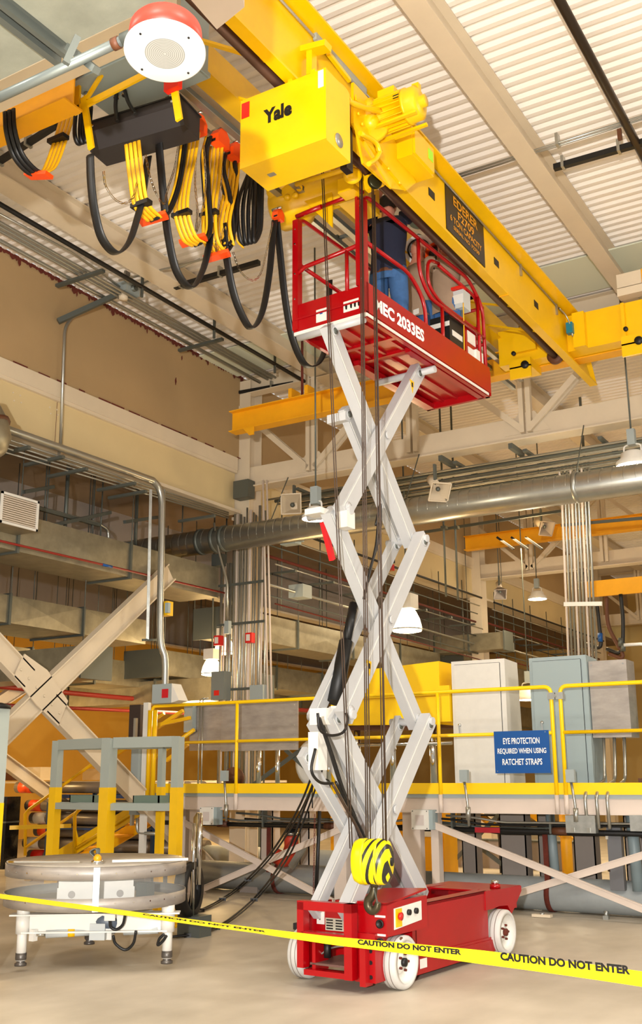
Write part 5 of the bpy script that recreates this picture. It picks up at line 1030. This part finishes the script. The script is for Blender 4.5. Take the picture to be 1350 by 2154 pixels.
def xduct(lb, x0, x1, Y, z0, z1, d=.6):
    t = thing('rectangular_duct', lb, 'duct', (x0, Y, z0)); obj('section', MB().bx(x0, x1, Y, Y+d, z0, z1), DUCT, t)
    for x in (x0, (x0+x1)/2, x1): obj('flange', MB().bx(x-.02, x+.02, Y-.03, Y+d+.03, z0-.03, z1+.03), STRUT, t); obj('hanger_rod', MB().cyl((x, Y, z1), (x, Y, 6.1 if x < -10.3 else 8.28), .008, 5), STRUT, t)
xduct('cross duct branching off under the left wall girder', -13.5, -10.9, 8.4, 3.7, 4.3)
xduct('grey cross duct passing behind the cream brace at left', -17, -11.0, 11.4, 3.0, 3.45)
xduct('short cross duct in front of the second conduit column', -10.9, -9.1, 23.3, 4.45, 4.85, .5)
xduct('cross duct left of the conduit column above the lamps', -15, -10.6, 15.2, 2.9, 3.3)
g = thing('return_grille', 'white return air grille on a duct at the left edge', 'grille', at(40, 1105, X=-9.9))
A, B = at(2, 1070, X=-9.9), at(78, 1140, X=-9.9); y0, y1, z0, z1 = A.y, B.y, 4.62, 5.02
obj('box', MB().bx(-10.4, -9.92, y0, y1, z0, z1), DUCT, g); obj('frame', MB().bx(-9.92, -9.90, y0, y1, z1-.03, z1).bx(-9.92, -9.90, y0, y1, z0, z0+.03).bx(-9.92, -9.90, y0, y0+.03, z0, z1).bx(-9.92, -9.90, y1-.03, y1, z0, z1), WHT, g)
for k in range(12): z = z0+.045+.028*k; obj('slat', MB().bar((-9.915, y0+.03, z), (-9.915, y1-.03, z), .014, .012), CREAMP, g)
t = thing('bell_duct', 'dark curved duct end at the left edge above the grille', 'duct', at(0, 970, X=-9.5)); c_ = at(-30, 940, X=-9.0); obj('bell', MB().lathe([(.32, -.5), (.34, -.2), (.30, .0), (.2, .12), (.0, .15)], c_, (.3, .3, -.9), 24), DUCT, t); obj('rim', MB().lathe([(.33, -.22), (.36, -.22), (.36, -.18), (.33, -.18)], c_, (.3, .3, -.9), 24), BROWN, t)
t = thing('red_pipe', 'thin red pipe following the lower edge of the left duct', 'pipe', (-10.2, 10, 4.5)); obj('pipe', MB().cyl((-10.22, 7, 4.47), (-10.22, 13.8, 4.50), .016, 8), REDP, t); obj('label', MB().cyl((-10.22, 10.9, 4.487), (-10.22, 11.1, 4.487), .02, 8), BLUE, t)
t = thing('sprinkler_main', 'red sprinkler main running through the low left aisle', 'pipe', (-13, 14, 3)); obj('pipe', MB().tube(fil([(-15, 9, 2.4), (-15, 9, 3.1), (-14.6, 9.3, 3.15), (-13.4, 15, 3.0), (-11, 24, 2.9)], .2), .045, 10), REDP, t)
obj('branch', MB().tube([(-14.2, 11, 2.75), (-12, 16.5, 2.7)], .03, 8), REDP, t)
# conduits along the left ceiling and wall
rk = thing('ceiling_conduits', 'four grey conduits fixed under the deck along the left wall', 'conduit', (-9.3, 10, 8.1))
for k, (x, z) in enumerate(((-9.30, 8.12), (-9.38, 8.12), (-9.46, 8.12), (-9.62, 8.10))):
    obj('conduit', MB().cyl((x, 5, z), (x, 13.9, z), .022 if k < 3 else .028, 8), COND, rk)
for py, px in ((562, 172), (708, 425)): p = at(px, py, X=-9.4); obj('strut', MB().bx(-9.85, -9.0, p.y-.03, p.y+.03, 8.03, 8.07), STRUT, rk)
jb = thing('conduit_box', 'grey explosion proof junction box where the ceiling conduits meet', 'box', at(263, 612, X=-9.4)); p = at(263, 612, X=-9.4)
obj('box', MB().box(p, (.3, .28, .14)), GRBOX, jb); obj('bell', MB().lathe([(0, 0), (.07, 0), (.06, .08), (0, .09)], p-V((-.02, .05, .08)), (0, 0, -1), 14), CREAM, jb)
obj('outlet_arm', MB().bar(p, at(122, 676, X=WX+.05), .07, .07), STRUT, jb); obj('hub', MB().cyl(p+V((-.2, 0, 0)), p+V((.2, 0, 0)), .05, 10), STRUT, jb)
obj('conduit', MB().tube(fil([p, at(215, 575, X=-9.3), at(150, 530, X=-9.1), at(-20, 440, X=-9.1)], .15), .016, 8).cyl(p, at(420, 545, X=-8.0), .014, 8), COND, jb)
t = thing('wall_conduit', 'thin vertical conduit running down the left wall', 'conduit', at(130, 800, X=WX+.08)); obj('conduit', MB().tube(fil([at(230, 630, X=WX+.1), at(150, 668, X=WX+.08), at(136, 690, X=WX+.08), at(127, 940, X=WX+.08)], .12, 5), .022, 8), COND, t); obj('fitting', MB().box(at(128, 948, X=WX+.1), (.06, .06, .14)), COND, t)
t = thing('black_ceiling_pipe', 'long black pipe under the deck left of the festoon cables', 'pipe', (-8.7, 10, 7.95)); obj('pipe', MB().cyl((-8.72, 4, 7.93), (-8.72, 13.9, 7.93), .03, 10), BLK, t)
for y in (9.8, 11.4, 13.0): obj('hanger', MB().bx(-8.735, -8.705, y, y+.03, 7.78, 8.28), STRUT, t)
t = thing('dark_ceiling_pipe', 'dark brown pipe crossing the deck at the upper right', 'pipe', (-2.2, 8, 7.9)); obj('pipe', MB().cyl((-2.19, 4, 8.0), (-2.22, 13.8, 8.0), .045, 12), mat('oiled_pipe', (.20, .16, .12), .4, .4), t); obj('drop_fitting', MB().box(at(1303, 283, Z=7.9), (.04, .04, .12)), BROWN, t)
for i, (a, b, r, m, lb) in enumerate((((905, 386), (1420, 222), .018, COND, 'thin bright conduit pair crossing the roof beam at right'), ((1165, 353), (1420, 280), .035, BLK, 'black strut with clamps right of the roof beam'), ((368, 604), (545, 552), .035, BLK, 'short black strut under the deck behind the festoon loops'), ((-10, 345), (120, 262), .03, BLK, 'black strut at the left edge near the lone festoon loop'), ((250, 590), (470, 535), .012, COND, 'thin conduit crossing the left roof beam'), ((480, 830), (650, 800), .03, BLK, 'black strut beside the runway beam hanger'))):
    A, B = at(*a, Z=8.0 if i != 3 else 7.6), at(*b, Z=8.0 if i != 3 else 7.6); t = thing('ceiling_strut', lb, 'strut', (A+B)/2)
    if i == 0: obj('conduit', MB().cyl(A, B, .013, 8), m, t); obj('conduit', MB().cyl(A+V((0, .05, 0)), B+V((0, .05, 0)), .013, 8), m, t)
    else: obj('channel', MB().bar(A, B, r*1.8, r*1.8), m, t)
    for f in (.08, .55): q = A+(B-A)*f; obj('clamp', MB().box(q+V((0, 0, .03)), (.03, .09, .14)), COND, t)
# low conduit rack on the wall girder
t = thing('wall_conduit_rack', 'rack of thin conduits on struts below the left wall girder', 'conduit', (-9.6, 9, 5.6))
for k in range(4): A, B = at(-20, 912+10*k, X=-9.65-.05*k), at(480, 1078+4*k, X=-9.75-.05*k); obj('conduit', MB().cyl(A, B, .013, 6), COND, t)
for (px, py) in ((38, 940), (110, 960), (160, 985), (262, 1015), (285, 1032), (430, 1083)): p = at(px, py, X=-9.7); obj('strut', MB().bx(-10.2, -9.5, p.y-.025, p.y+.025, p.z-.06, p.z-.02), STRUT, t)
t = thing('hanger_rods', 'cluster of thin threaded rods and struts above the left duct', 'hanger', (-10.8, 10, 5)); 
for px in (95, 100, 140, 198, 215, 288, 385): p = at(px, 1050, X=-10.9); obj('rod', MB().cyl((p.x, p.y, 4.9), (p.x, p.y, 6.1), .012 if px not in (140, 288) else .03, 6), STRUT, t)
for a, b in (((50, 1035), (112, 1024)), ((110, 1105), (232, 1078)), ((262, 1098), (330, 1088)), ((-10, 1045), (210, 1105))): obj('strut', MB().bar(at(*a, X=-10.7), at(*b, X=-10.9), .05, .05), STRUT, t)
obj('pipe', MB().tube(fil([at(60, 1062, X=-10.9), at(205, 1100, X=-10.9), at(228, 1115, X=-10.9), at(228, 1140, X=-10.9)], .15), .025, 8), COND, t)
t = thing('flex_drop', 'thin conduit dropping from the round duct strap to the column', 'conduit', at(460, 1180, Y=13.2)); obj('conduit', MB().tube(fil([at(450, 1100, Y=13.2), at(460, 1160, Y=13.2), at(478, 1225, Y=13.2), at(478, 1310, Y=13.2)], .1), .018, 8), COND, t); obj('box', MB().box(at(479, 1320, Y=13.2), (.08, .08, .2)), GRBOX, t)
# conduits on the column
t = thing('column_conduits', 'dense bank of vertical conduits strapped to the corner column', 'conduit', (-9.8, 13.85, 1.4))
for k in range(15):
    x = -10.30+.062*k; z1 = 5.9-.05*(k % 4) if k > 3 else 5.0
    obj('conduit', MB().cyl((x, 13.84-.03*(k % 2), 1.4), (x+rnd.uniform(-.01, .01), 13.84, z1), .016+.010*(k % 3 == 0), 8), (COND, CREAMP, COND, GALV)[k % 4], t)
for z in (2.9, 3.95, 4.6): obj('strap', MB().bx(-10.35, -9.4, 13.78, 13.80, z, z+.04), STRUT, t)
obj('dark_box', MB().bx(-10.42, -10.22, 13.7, 13.85, 4.95, 5.15), STRUT, t); obj('top_box', MB().bx(-10.0, -9.7, 13.7, 13.9, 6.05, 6.35), STRUT, t)
obj('disconnect', MB().bx(-10.3, -10.05, 13.6, 13.8, 2.75, 3.2), mat('disconnect_grey', (.48, .50, .48), .5), t); obj('warning_plate', MB().bx(-10.24, -10.14, 13.595, 13.6, 2.82, 2.9), REDL, t)
obj('grey_box', MB().bx(-9.55, -9.3, 13.6, 13.75, 2.7, 2.95), GRBOX, t)
for x in (-10.22, -9.6): o = obj('alarm_beacon', MB().bx(x-.06, x+.06, 13.62, 13.72, 3.62, 3.78), mat('alarm_red', (.85, .12, .1), .4) if x < -10 else MATS['alarm_red'], t, 'red alarm strobe'); obj('lens', MB().bx(x-.03, x+.03, 13.6, 13.62, 3.65, 3.75), WHT, o)
for px in (563, 571): obj('conduit', MB().cyl(at(px-10, 1010, Y=13.7), at(px, 1470, Y=13.7), .016, 8), CREAMP, t)
t = thing('hanging_conduits', 'bank of nine bright vertical conduits dropping behind the blue grey cabinet', 'conduit', at(1220, 1200, Y=15))
for k in range(9):
    obj('conduit', MB().tube(fil([at(1172+8*k, 975-2*k, Y=15.05), at(1180+7.5*k, 1015, Y=15), at(1181+7*k, 1045, Y=15), at(1196+7.3*k, 1395, Y=15)], .15, 4), .018, 8), COND if k % 3 else CREAMP, t)
obj('cross_strut', MB().bar(at(1186, 1271, Y=14.9), at(1266, 1270, Y=14.9), .03, .06), WHT, t); obj('cross_strut', MB().bar(at(1178, 1040, Y=14.9), at(1250, 1036, Y=14.9), .03, .06), STRUT, t)
t = thing('truss_conduits', 'wide flat bundle of grey conduits slung under the nearest truss', 'conduit', (-4, 14.5, 6.05))
for k in range(12): obj('conduit', MB().cyl((-9.6+.1*(k % 3), 14.1+.11*k, 6.06-.012*(k % 3)), (4, 14.1+.11*k, 6.06), .018+.010*(k % 4 == 1), 8), (COND, STRUT, GALV)[k % 3], t)
for x in (-8.9, -7.5, -6.1, -5.0, -3.9): obj('strut', MB().bx(x-.03, x+.03, 13.95, 15.5, 6.10, 6.14), STRUT, t)
for x in (-6.1, -5.0): obj('strut_end', MB().bx(x-.15, x-.09, 13.7, 14.2, 6.1, 6.18), STRUT, t)
# conduits in the further bays along the wall
for i, (lb, y0, y1) in enumerate((('many thin pipes along the left wall of the second bay', 14.6, 23.6), ('many thin pipes along the left wall of the third bay', 24.4, 33.6))):
    t = thing('bay_pipes', lb, 'pipe', (-10, y0, 5))
    for k in range(9): z = 5.75-.17*k; x = -9.75-.06*(k % 4); obj('pipe', MB().cyl((x, y0, z), (x, y1, z-.02*k), .014+.012*(k % 3 == 0), 6), (BLK, COND, STRUT, RUST, COND)[k % 5], t)
    for k in range(7): y = y0+.5+1.3*k; obj('hanger', MB().cyl((-9.95, y, 4.4), (-9.95, y, 6.1), .012, 6).bx(-10.3, -9.65, y-.03, y+.03, 5.0, 5.04), STRUT, t)
    obj('box', MB().bx(-10.0, -9.7, y0+.8, y0+1.1, 4.62, 4.85), GRBOX, t)
for i, (px, y0, y1) in enumerate(((932, 1010, 1255), (957, 1010, 1262))): B = at(px+6, y1, Y=17); A = V((B.x, 17, 8.28)); t = thing('hanger_rod', ('left', 'right')[i]+' of two tall rods behind the round duct', 'rod', B); obj('rod', MB().cyl(A, B, .02, 8), STRUT, t); obj('clamp', MB().box(at(px+2, 1110, Y=17), (.1, .1, .05)), STRUT, t)
t = thing('service_rail', 'dark service rail crossing in front of the second truss', 'rail', at(1000, 1110, Y=18)); obj('rail', MB().bar(at(875, 1122, Y=18), at(1180, 1075, Y=18), .04, .05).bar(at(1180, 1105, Y=18), at(1350, 1090, Y=18), .04, .05).bar(at(1030, 1065, Y=18), at(1180, 1035, Y=18), .04, .05), STRUT, t)
for k in range(3): obj('cross_piece', MB().bar(at(1045+30*k, 1130, Y=18.5), at(1080+30*k, 1155, Y=18.5), .04, .04), BLK, t)
for i, (px, py, px2, py2, lb) in enumerate(((1305, 1250, 1305, 1370, 'black hose hanging at the far right of the hall'), (1275, 1255, 1310, 1380, 'orange brown hose loop at the far right'), (1255, 1270, 1262, 1360, 'black cable with blue grip behind the conduits'))):
    t = thing('hanging_hose', lb, 'hose', at(px2, py2, Y=18)); c = [at(px, py, Y=18), at(px+5, (py+py2)/2, Y=18), at(px2, py2, Y=18), at(px2-30, py2-5, Y=18)]; obj('hose', MB().tube(curve(c), .035, 8), (BLK, BROWN, BLK)[i], t)
    obj('grip', MB().cyl(at(px2, py2-10, Y=17.95), at(px2, py2-28, Y=17.95), .045, 8), BLUE if i == 2 else STRUT, t)
p_ = at(1235, 1240, Y=18); yb = thing('hose_beam', 'dull yellow beam at the far right carrying the hanging hoses', 'beam', p_); obj('web', MB().bx(p_.x, 3, 18.0, 18.05, p_.z-.14, p_.z+.14), YELD, yb)
for x_ in (p_.x+.1, 0.): obj('drop_rod', MB().bx(x_-.02, x_+.02, 18.0, 18.04, p_.z, 8.28), STRUT, yb)
# pa horns
def horn(px, py, Y, s, lb, dirn):
    p = at(px, py, Y=Y); d = V(dirn).normalized(); t = thing('horn_speaker', lb, 'speaker', p)
    u = d.orthogonal().normalized(); u = (V((0, 0, 1))-d*d.z).normalized(); r = d.cross(u); mb = MB(); a = [p-r*s-u*s, p+r*s-u*s, p+r*s+u*s, p-r*s+u*s]; b = p-d*s*1.6; c = [b-r*s*.3-u*s*.3, b+r*s*.3-u*s*.3, b+r*s*.3+u*s*.3, b-r*s*.3+u*s*.3]
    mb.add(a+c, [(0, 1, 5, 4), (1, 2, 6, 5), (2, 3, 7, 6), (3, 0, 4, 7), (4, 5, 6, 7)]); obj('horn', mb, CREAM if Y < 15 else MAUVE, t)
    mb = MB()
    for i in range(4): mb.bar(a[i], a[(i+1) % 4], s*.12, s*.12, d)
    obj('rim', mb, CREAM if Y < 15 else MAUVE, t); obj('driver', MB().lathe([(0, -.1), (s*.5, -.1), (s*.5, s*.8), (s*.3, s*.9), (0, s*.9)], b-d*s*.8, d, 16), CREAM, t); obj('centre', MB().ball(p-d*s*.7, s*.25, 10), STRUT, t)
    obj('bracket', MB().bar(b, b+V((0, 0, s*2.2)), .03, .06), STRUT, t)
    if Y > 15: obj('drop_rod', MB().cyl(b, V((b.x, b.y, 8.28)), .012, 6), STRUT, t)
horn(612, 1060, 13.7, .16, 'square cream loudspeaker horn left of the lift arms', (.35, -.9, -.1))
horn(925, 1035, 13.0, .14, 'cream loudspeaker horn hanging before the round duct', (.5, -.5, -.6))
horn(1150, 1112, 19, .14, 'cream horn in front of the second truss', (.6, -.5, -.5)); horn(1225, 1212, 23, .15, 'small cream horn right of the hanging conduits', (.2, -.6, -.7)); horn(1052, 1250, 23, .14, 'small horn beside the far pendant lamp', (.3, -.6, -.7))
# lamps
def dome(px, py, D, s, lb, e=70):
    p = at(px, py, D=D); t = thing('high_bay_lamp', lb, 'lamp', p, group='glass dome high bay lamps')
    obj('glass', MB().lathe([(s*.22, s*.62), (s*.32, s*.5), (s*.44, s*.25), (s*.5, 0), (s*.5, -s*.1), (s*.49, -s*.16)], p, Z, 28), LAMPG, t)
    obj('lens', MB().lathe([(s*.49, -s*.16), (s*.3, -s*.2), (0, -s*.21)], p, Z, 28), LAMPG, t); obj('ring', MB().lathe([(s*.5, -s*.12), (s*.52, -s*.12), (s*.52, -s*.08), (s*.5, -s*.08)], p, Z, 28), GALV, t)
    b = obj('ballast', MB().box(p+V((0, 0, s*.85)), (s*.6, s*.6, s*.5)), WHT, t); obj('stem', MB().cyl(p+V((0, 0, s)), V((p.x, p.y, 6.1 if p.x < -10.3 else 8.28)), .015, 6), STRUT, t)
    lamp('POINT', 'lamp_light', p-V((0, 0, s*.5)), e, (1, .72, .38), .15)
dome(856, 1318, 16.4, .46, 'lit glass dome lamp right of the lift arms', 110)
dome(445, 1413, 17.5, .34, 'lit glass dome lamp left of the conduit column above the railing', 130)
dome(472, 1368, 17.9, .34, 'lit glass dome lamp half hidden behind the conduit column', 90)
def shade(px, py, D, s, lb, e):
    p = at(px, py, D=D); t = thing('pendant_lamp', lb, 'lamp', p, group='white pendant lamps')
    obj('shade', MB().lathe([(s*.5, -s*.12), (s*.5, 0), (s*.36, s*.12), (s*.34, s*.26), (s*.2, s*.34), (0, s*.34)], p, Z, 28), WHT, t); obj('lens', MB().lathe([(s*.49, -s*.1), (s*.3, -s*.13), (0, -s*.14)], p, Z, 28), LAMPW, t)
    for a in (-1, 1): obj('bail', MB().tube(curve([p+V((a*s*.25, 0, s*.3)), p+V((a*s*.22, 0, s*.5)), p+V((0, 0, s*.55))]), .012, 6), WHT, t)
    obj('hanger_box', MB().box(p+V((0, 0, s*.75)), (.1, .1, .22)), GRBOX, t); obj('stem', MB().cyl(p+V((0, 0, s*.8)), V((p.x, p.y, 6.1 if p.x < -10.3 else 8.28)), .012, 6), STRUT, t)
    lamp('POINT', 'lamp_light', p-V((0, 0, s*.4)), e, (1, .85, .6), .15)
shade(1332, 972, 14.0, .46, 'white pendant lamp at the right edge before the round duct', 110)
shade(1130, 1256, 24, .42, 'white pendant lamp far away between truss and conduits', 110)
shade(664, 1085, 12.9, .34, 'lit white lamp touching the left side of the lift arms', 60)
shade(1112, 1466, 20, .5, 'blown out lamp between the two cabinets', 110)
t = thing('round_alarm', 'small red ceiling loudspeaker far behind the lift arms', 'speaker', at(687, 1362, Y=20)); p = at(687, 1362, Y=20); obj('shell', MB().lathe([(0, .1), (.2, .1), (.2, -.05), (0, -.05)], p, Z, 20), SPK_R, t); obj('face', MB().lathe([(.22, -.05), (.22, -.07), (0, -.07)], p, Z, 20), CREAM, t); obj('stem', MB().cyl(p+V((0, 0, .1)), V((p.x, p.y, 6.1 if p.x < -10.3 else 8.28)), .01, 6), STRUT, t)
t = thing('grey_light_box', 'pale blue grey box hanging below the round duct', 'box', at(612, 1128, Y=13.6)); p = at(612, 1130, Y=13.6); obj('box', MB().box(p, (.36, .2, .16)), GREYB, t); obj('cover', MB().box(p+V((0, -.01, -.1)), (.28, .18, .05)), GREYB, t)
struct('trim_3', MB().bx(WX, 12, 12.75, 13.82, 8.262, 8.28), mat('pale_green_flashing', (.86, .88, .80), .6))
t = thing('upper_beam', 'orange and cream beam ends cut by the right edge above the end truck', 'beam', (-1, 12.2, 7.4))
obj('web', MB().bx(-2.75, 3, 12.2, 12.23, 7.42, 7.62), YELD, t); obj('seat', MB().bx(-3.05, 3, 12.15, 12.3, 7.30, 7.40).bx(-3.05, -2.75, 12.17, 12.3, 7.42, 7.60), CREAM, t)
# ---------------------------------------------------------------- round table with acrylic drum
TC = V((-6.74, 7.30, 0)); TR = .77
t = thing('turntable', 'round machine table with a clear acrylic drum on white legs', 'table', TC)
obj('top_plate', MB().lathe([(0, .80), (TR, .80), (TR, .812), (0, .815)], TC, Z, 64), PLY, t)
obj('top_rim', MB().lathe([(TR+.003, .70), (TR+.009, .70), (TR+.009, .80), (TR+.003, .80)], TC, Z, 64), STN, t)
obj('bottom_rim', MB().lathe([(TR+.003, .46), (TR+.009, .46), (TR+.009, .56), (TR+.003, .56)], TC, Z, 64), STN, t)
obj('drum', MB().lathe([(TR, .5), (TR, .76)], TC, Z, 64), ACR, t)
obj('bottom_plate', MB().lathe([(0, .455), (TR, .455), (TR, .475), (0, .478)], TC, Z, 64), PLY, t)
obj('turntable_disc', MB().lathe([(.0, .485), (.66, .485), (.66, .49), (0, .492)], TC, Z, 48), CREAM, t)
vd = (CAM-TC); vd.z = 0; vd.normalize(); sd_ = vd.cross(Z)
P_ = TC+vd*(TR+.015); obj('centre_strip', MB().bar(P_+V((0, 0, .46))-sd_*.0, P_+V((0, 0, .80)), .05, .008, vd), GALV, t)
for k in range(-7, 8):
    if k == 0: continue
    a = math.atan2(vd.y, vd.x)+k*.2; q = TC+V((math.cos(a), math.sin(a), 0))*(TR+.01)
    for z in (.75, .52): obj('rivet', MB().cyl(q+V((0, 0, z)), q+V((math.cos(a)*.004, math.sin(a)*.004, z)), .006, 6), CHR, t)
c = TC+vd*.15
for k, (z0, z1, w) in enumerate(((.51, .61, .64), (.61, .71, .62))):
    o = obj('chuck_block', MB().bar(c+V((0, 0, z0)), c+V((0, 0, z1)), w, .4, vd), WHT, t)
for s in (-.2, .2): q = c+vd*.2+sd_*s+V((0, 0, .555)); obj('hole', MB().cyl(q, q+vd*.006, .03, 14), mat('bore_steel', (.4, .38, .36), .4, .6) if s < 0 else MATS['bore_steel'], t)
obj('side_fixture', MB().box(c-sd_*-.0+sd_*-.42+V((0, 0, .55)), (.12, .1, .14)), STRUT, t)
obj('spindle', MB().lathe([(0, .81), (.05, .81), (.05, .84), (.02, .86), (0, .86)], TC+vd*.6, Z, 14), CHR, t)
q = TC+vd*.62+V((0, 0, .86)); obj('clamp_knob', MB().ball(q, .035, 10), mat('amber_cap', (.95, .62, .05), .4), t)
for k in range(5): obj('clamp_wire', MB().tube(curve([q+V((-.02, 0, 0)), q+V((-.06-.01*k, .02*k-.03, .05)), q+V((-.02, .01*k, .07)), q+V((.0, 0, -.04))]), .006, 5), STRUT, t)
A = TC-sd_*-(TR)*.98; obj('straight_edge', MB().bar(TC+vd*.55-sd_*.0+sd_*-.75+V((0, 0, .835)), TC+vd*.6+sd_*-.12+V((0, 0, .835)), .03, .02), WHT, t); obj('straight_edge', MB().bar(TC+vd*.6+sd_*.14+V((0, 0, .835)), TC+vd*.45+sd_*.72+V((0, 0, .835)), .02, .014), CHR, t)
LG = [at(42, 2045, Z=0), at(350, 2040, Z=0), at(187, 1998, Z=0)]
for k, l in enumerate(LG):
    obj('leg', MB().cyl(l+V((0, 0, .09)), l+V((0, 0, .45)), .042 if k < 2 else .035, 18), WHT, t); obj('leg_sleeve', MB().cyl(l+V((0, 0, .30)), l+V((0, 0, .455)), .058, 18), WHT, t)
    f_ = obj('foot', MB().lathe([(0, 0), (.05, 0), (.05, .02), (.03, .03), (.046, .05), (.046, .10), (0, .10)], l, Z, 16), MATS['bore_steel'], t)
for a, b in ((0, 1), (1, 2), (2, 0)):
    A, B = LG[a], LG[b]; obj('apron', MB().bar(A+V((0, 0, .38)), B+V((0, 0, .38)), .012, .13), WHT, t); obj('apron_flange', MB().bar(A+V((0, 0, .31)), B+V((0, 0, .31)), .12, .012), WHT, t)
obj('corner_plate', MB().bar(LG[0]+V((-.08, -.06, .45)), LG[1]+V((.08, .06, .45)), .16, .012), WHT, t)
A, B = at(70, 1967, D=8.75), at(215, 1958, D=8.85); ac = obj('actuator', MB().cyl(A+(B-A)*.18, A+(B-A)*.85, .032, 14), LGREY, t); obj('rod', MB().cyl(A, A+(B-A)*.2, .016, 10), CHR, ac); obj('gear_box', MB().box(A+(B-A)*.95, (.13, .12, .13), .5), LGREY, ac); obj('yellow_band', MB().cyl(A+(B-A)*.5, A+(B-A)*.6, .034, 14), YEL, ac); obj('clevis', MB().box(A, (.05, .05, .09)), WHT, ac)
A, B = at(225, 1962, D=8.9), at(345, 1955, D=8.85); ac = obj('actuator', MB().cyl(A+(B-A)*.3, A+(B-A)*.9, .03, 14), LGREY, t); obj('gear_box', MB().box(A, (.1, .1, .1), .5), WHT, ac)
q = at(225, 1938, D=8.9); obj('gear_motor', MB().lathe([(0, -.1), (.07, -.09), (.09, -.04), (.09, .08), (.05, .12), (0, .12)], q, (.8, .6, -.1), 18), mat('motor_blue_grey', (.33, .37, .42), .4), t); obj('motor_plate', MB().box(at(231, 1930, D=8.7), (.09, .01, .05), .5), WHT, t)
for pts in ([(231, 1935), (233, 1950), (245, 1955), (258, 1945), (263, 1925)], [(238, 1968), (243, 1985), (263, 1998), (280, 1985), (286, 1958)], [(345, 1965), (335, 1975), (332, 1988), (342, 1980), (350, 1968)]): obj('cable', MB().tube(curve([at(*p_, D=8.75) for p_ in pts], 6), .012, 8), RUB, t)
for o in t.children:                      # drum and everything on it sits a little above the frame
    if not o.name.startswith(('leg', 'apron', 'corner', 'actuator', 'gear', 'motor', 'cable')): o.location.z += .05
for l in LG: obj('leg_collar', MB().cyl(l+V((0, 0, .44)), l+V((0, 0, .51)), .055, 18), WHT, t)
# cables on the floor
for i, (pts, lb) in enumerate((([((668, 1600), dict(Y=9.2)), ((625, 1705), dict(Y=10)), ((565, 1800), dict(Y=10.8)), ((505, 1862), dict(Z=.14)), ((450, 1900), dict(Z=.03)), ((385, 1928), dict(Z=.02))], 'black power cable from the lift sagging to the floor, upper one'), ([((674, 1605), dict(Y=9.0)), ((640, 1700), dict(Y=9.4)), ((600, 1800), dict(Y=9.7)), ((545, 1878), dict(Z=.15)), ((480, 1935), dict(Z=.03)), ((420, 1962), dict(Z=.02)), ((345, 1972), dict(Z=.02))], 'black power cable pair reaching the round table, lower one'))):
    P_ = curve([at(*p_, **k_) for p_, k_ in pts], 8); t = thing('power_cable', lb, 'cable', P_[-1]); obj('cable', MB().tube(P_, .012, 8), RUB, t); obj('cable', MB().tube([q+V((.035, .02, 0)) for q in P_], .010, 8), RUB, t)
    for f in (.55, .75, .9): q = P_[int(f*(len(P_)-1))]; obj('tie', MB().box(q+V((.015, .01, 0)), (.09, .05, .04), .6), BLK, t)
solo('floor_stop', MB().bx(-4.98, -4.78, 7.75, 7.82, .34, .39), BLK, 'short black bar beside the left front of the lift', 'bar')
t = thing('hose_reel', 'dark wheel and chrome fittings right of the round table drum', 'reel', at(398, 1820, Y=8.9)); p = at(398, 1845, Y=9.0); obj('rim', MB().lathe([(.2, -.06), (.27, -.06), (.27, .06), (.2, .06)], (p.x, p.y, .45), (1, .3, 0), 28), BLK, t); obj('fitting', MB().cyl((p.x+.05, p.y, .2), (p.x+.05, p.y, 1.1), .02, 8).cyl((p.x+.12, p.y, .5), (p.x+.12, p.y, 1.2), .025, 8), CHR, t)
obj('bottle', MB().lathe([(0, .75), (.05, .75), (.05, 1.15), (.02, 1.2), (0, 1.2)], (p.x+.02, p.y+.1, 0), Z, 16), mat('brass_bottle', (.6, .5, .3), .3, .7), t); obj('frame', MB().bx(p.x-.1, p.x+.18, p.y-.05, p.y+.15, 0, .2), STRUT, t)
for i, (px, py) in enumerate(((1140, 1926), (1275, 1930))): p = at(px, py, Z=.02); t = thing('floor_fitting', ('flat pale plate on the floor below the grey pipe', 'small steel stub on the floor at the far right')[i], 'fitting', p); obj('plate', MB().box(p, (.22, .08, .03) if i == 0 else (.06, .06, .04)), CREAM if i == 0 else GALV, t); obj('stub', MB().cyl(p, p+V((0, 0, .07 if i else .03)), .025, 10), GALV, t)
# ---------------------------------------------------------------- caution tape
tp = thing('caution_tape', 'yellow caution tape with black lettering strung across the foreground', 'tape', at(675, 1965, D=6.2))
NN = 60; A_, B_ = [], []
for i in range(NN+1):
    f = i/NN; px = -60+1500*f; D = 7.6-2.6*f; yc = 1874+(px)*.088+((px/1350)**2)*40 if px > 0 else 1874+px*.1
    yc = 1885+94*(px/700) if px < 700 else 1979+.098*(px-700)+.00004*(px-700)**2
    c = at(px, yc, D=D); hw = .019 if px < 560 else .019+.018*min(1, (px-560)/450); tilt = .02 if px < 560 else .01
    A_.append(c+V((tilt, -tilt, hw))); B_.append(c-V((tilt, -tilt, hw)))
obj('ribbon', MB().quadstrip(A_, B_), mat('caution_yellow', (1, .9, .08), .35), tp)
def ptxt(s, p0, p1, h):
    D0 = 7.6-2.6*(p0[0]+60)/1500; D1 = 7.6-2.6*(p1[0]+60)/1500; a, b = at(*p0, D=D0-.02), at(*p1, D=D1-.02); text(s, h, BTXT, (a+b)/2, (b-a), V((0, 0, 1))-(b-a)*(b-a).z/(b-a).length_squared, tp, width=(b-a).length, bold=.05)
ptxt('CAUTION DO NOT ENTER', (1052, 2011), (1325, 2041), .042); ptxt('CAUTION DO NOT ENTER', (752, 1981), (970, 2003), .030)
ptxt('CAUTION DO NOT ENTER', (300, 1923), (560, 1960), .010)
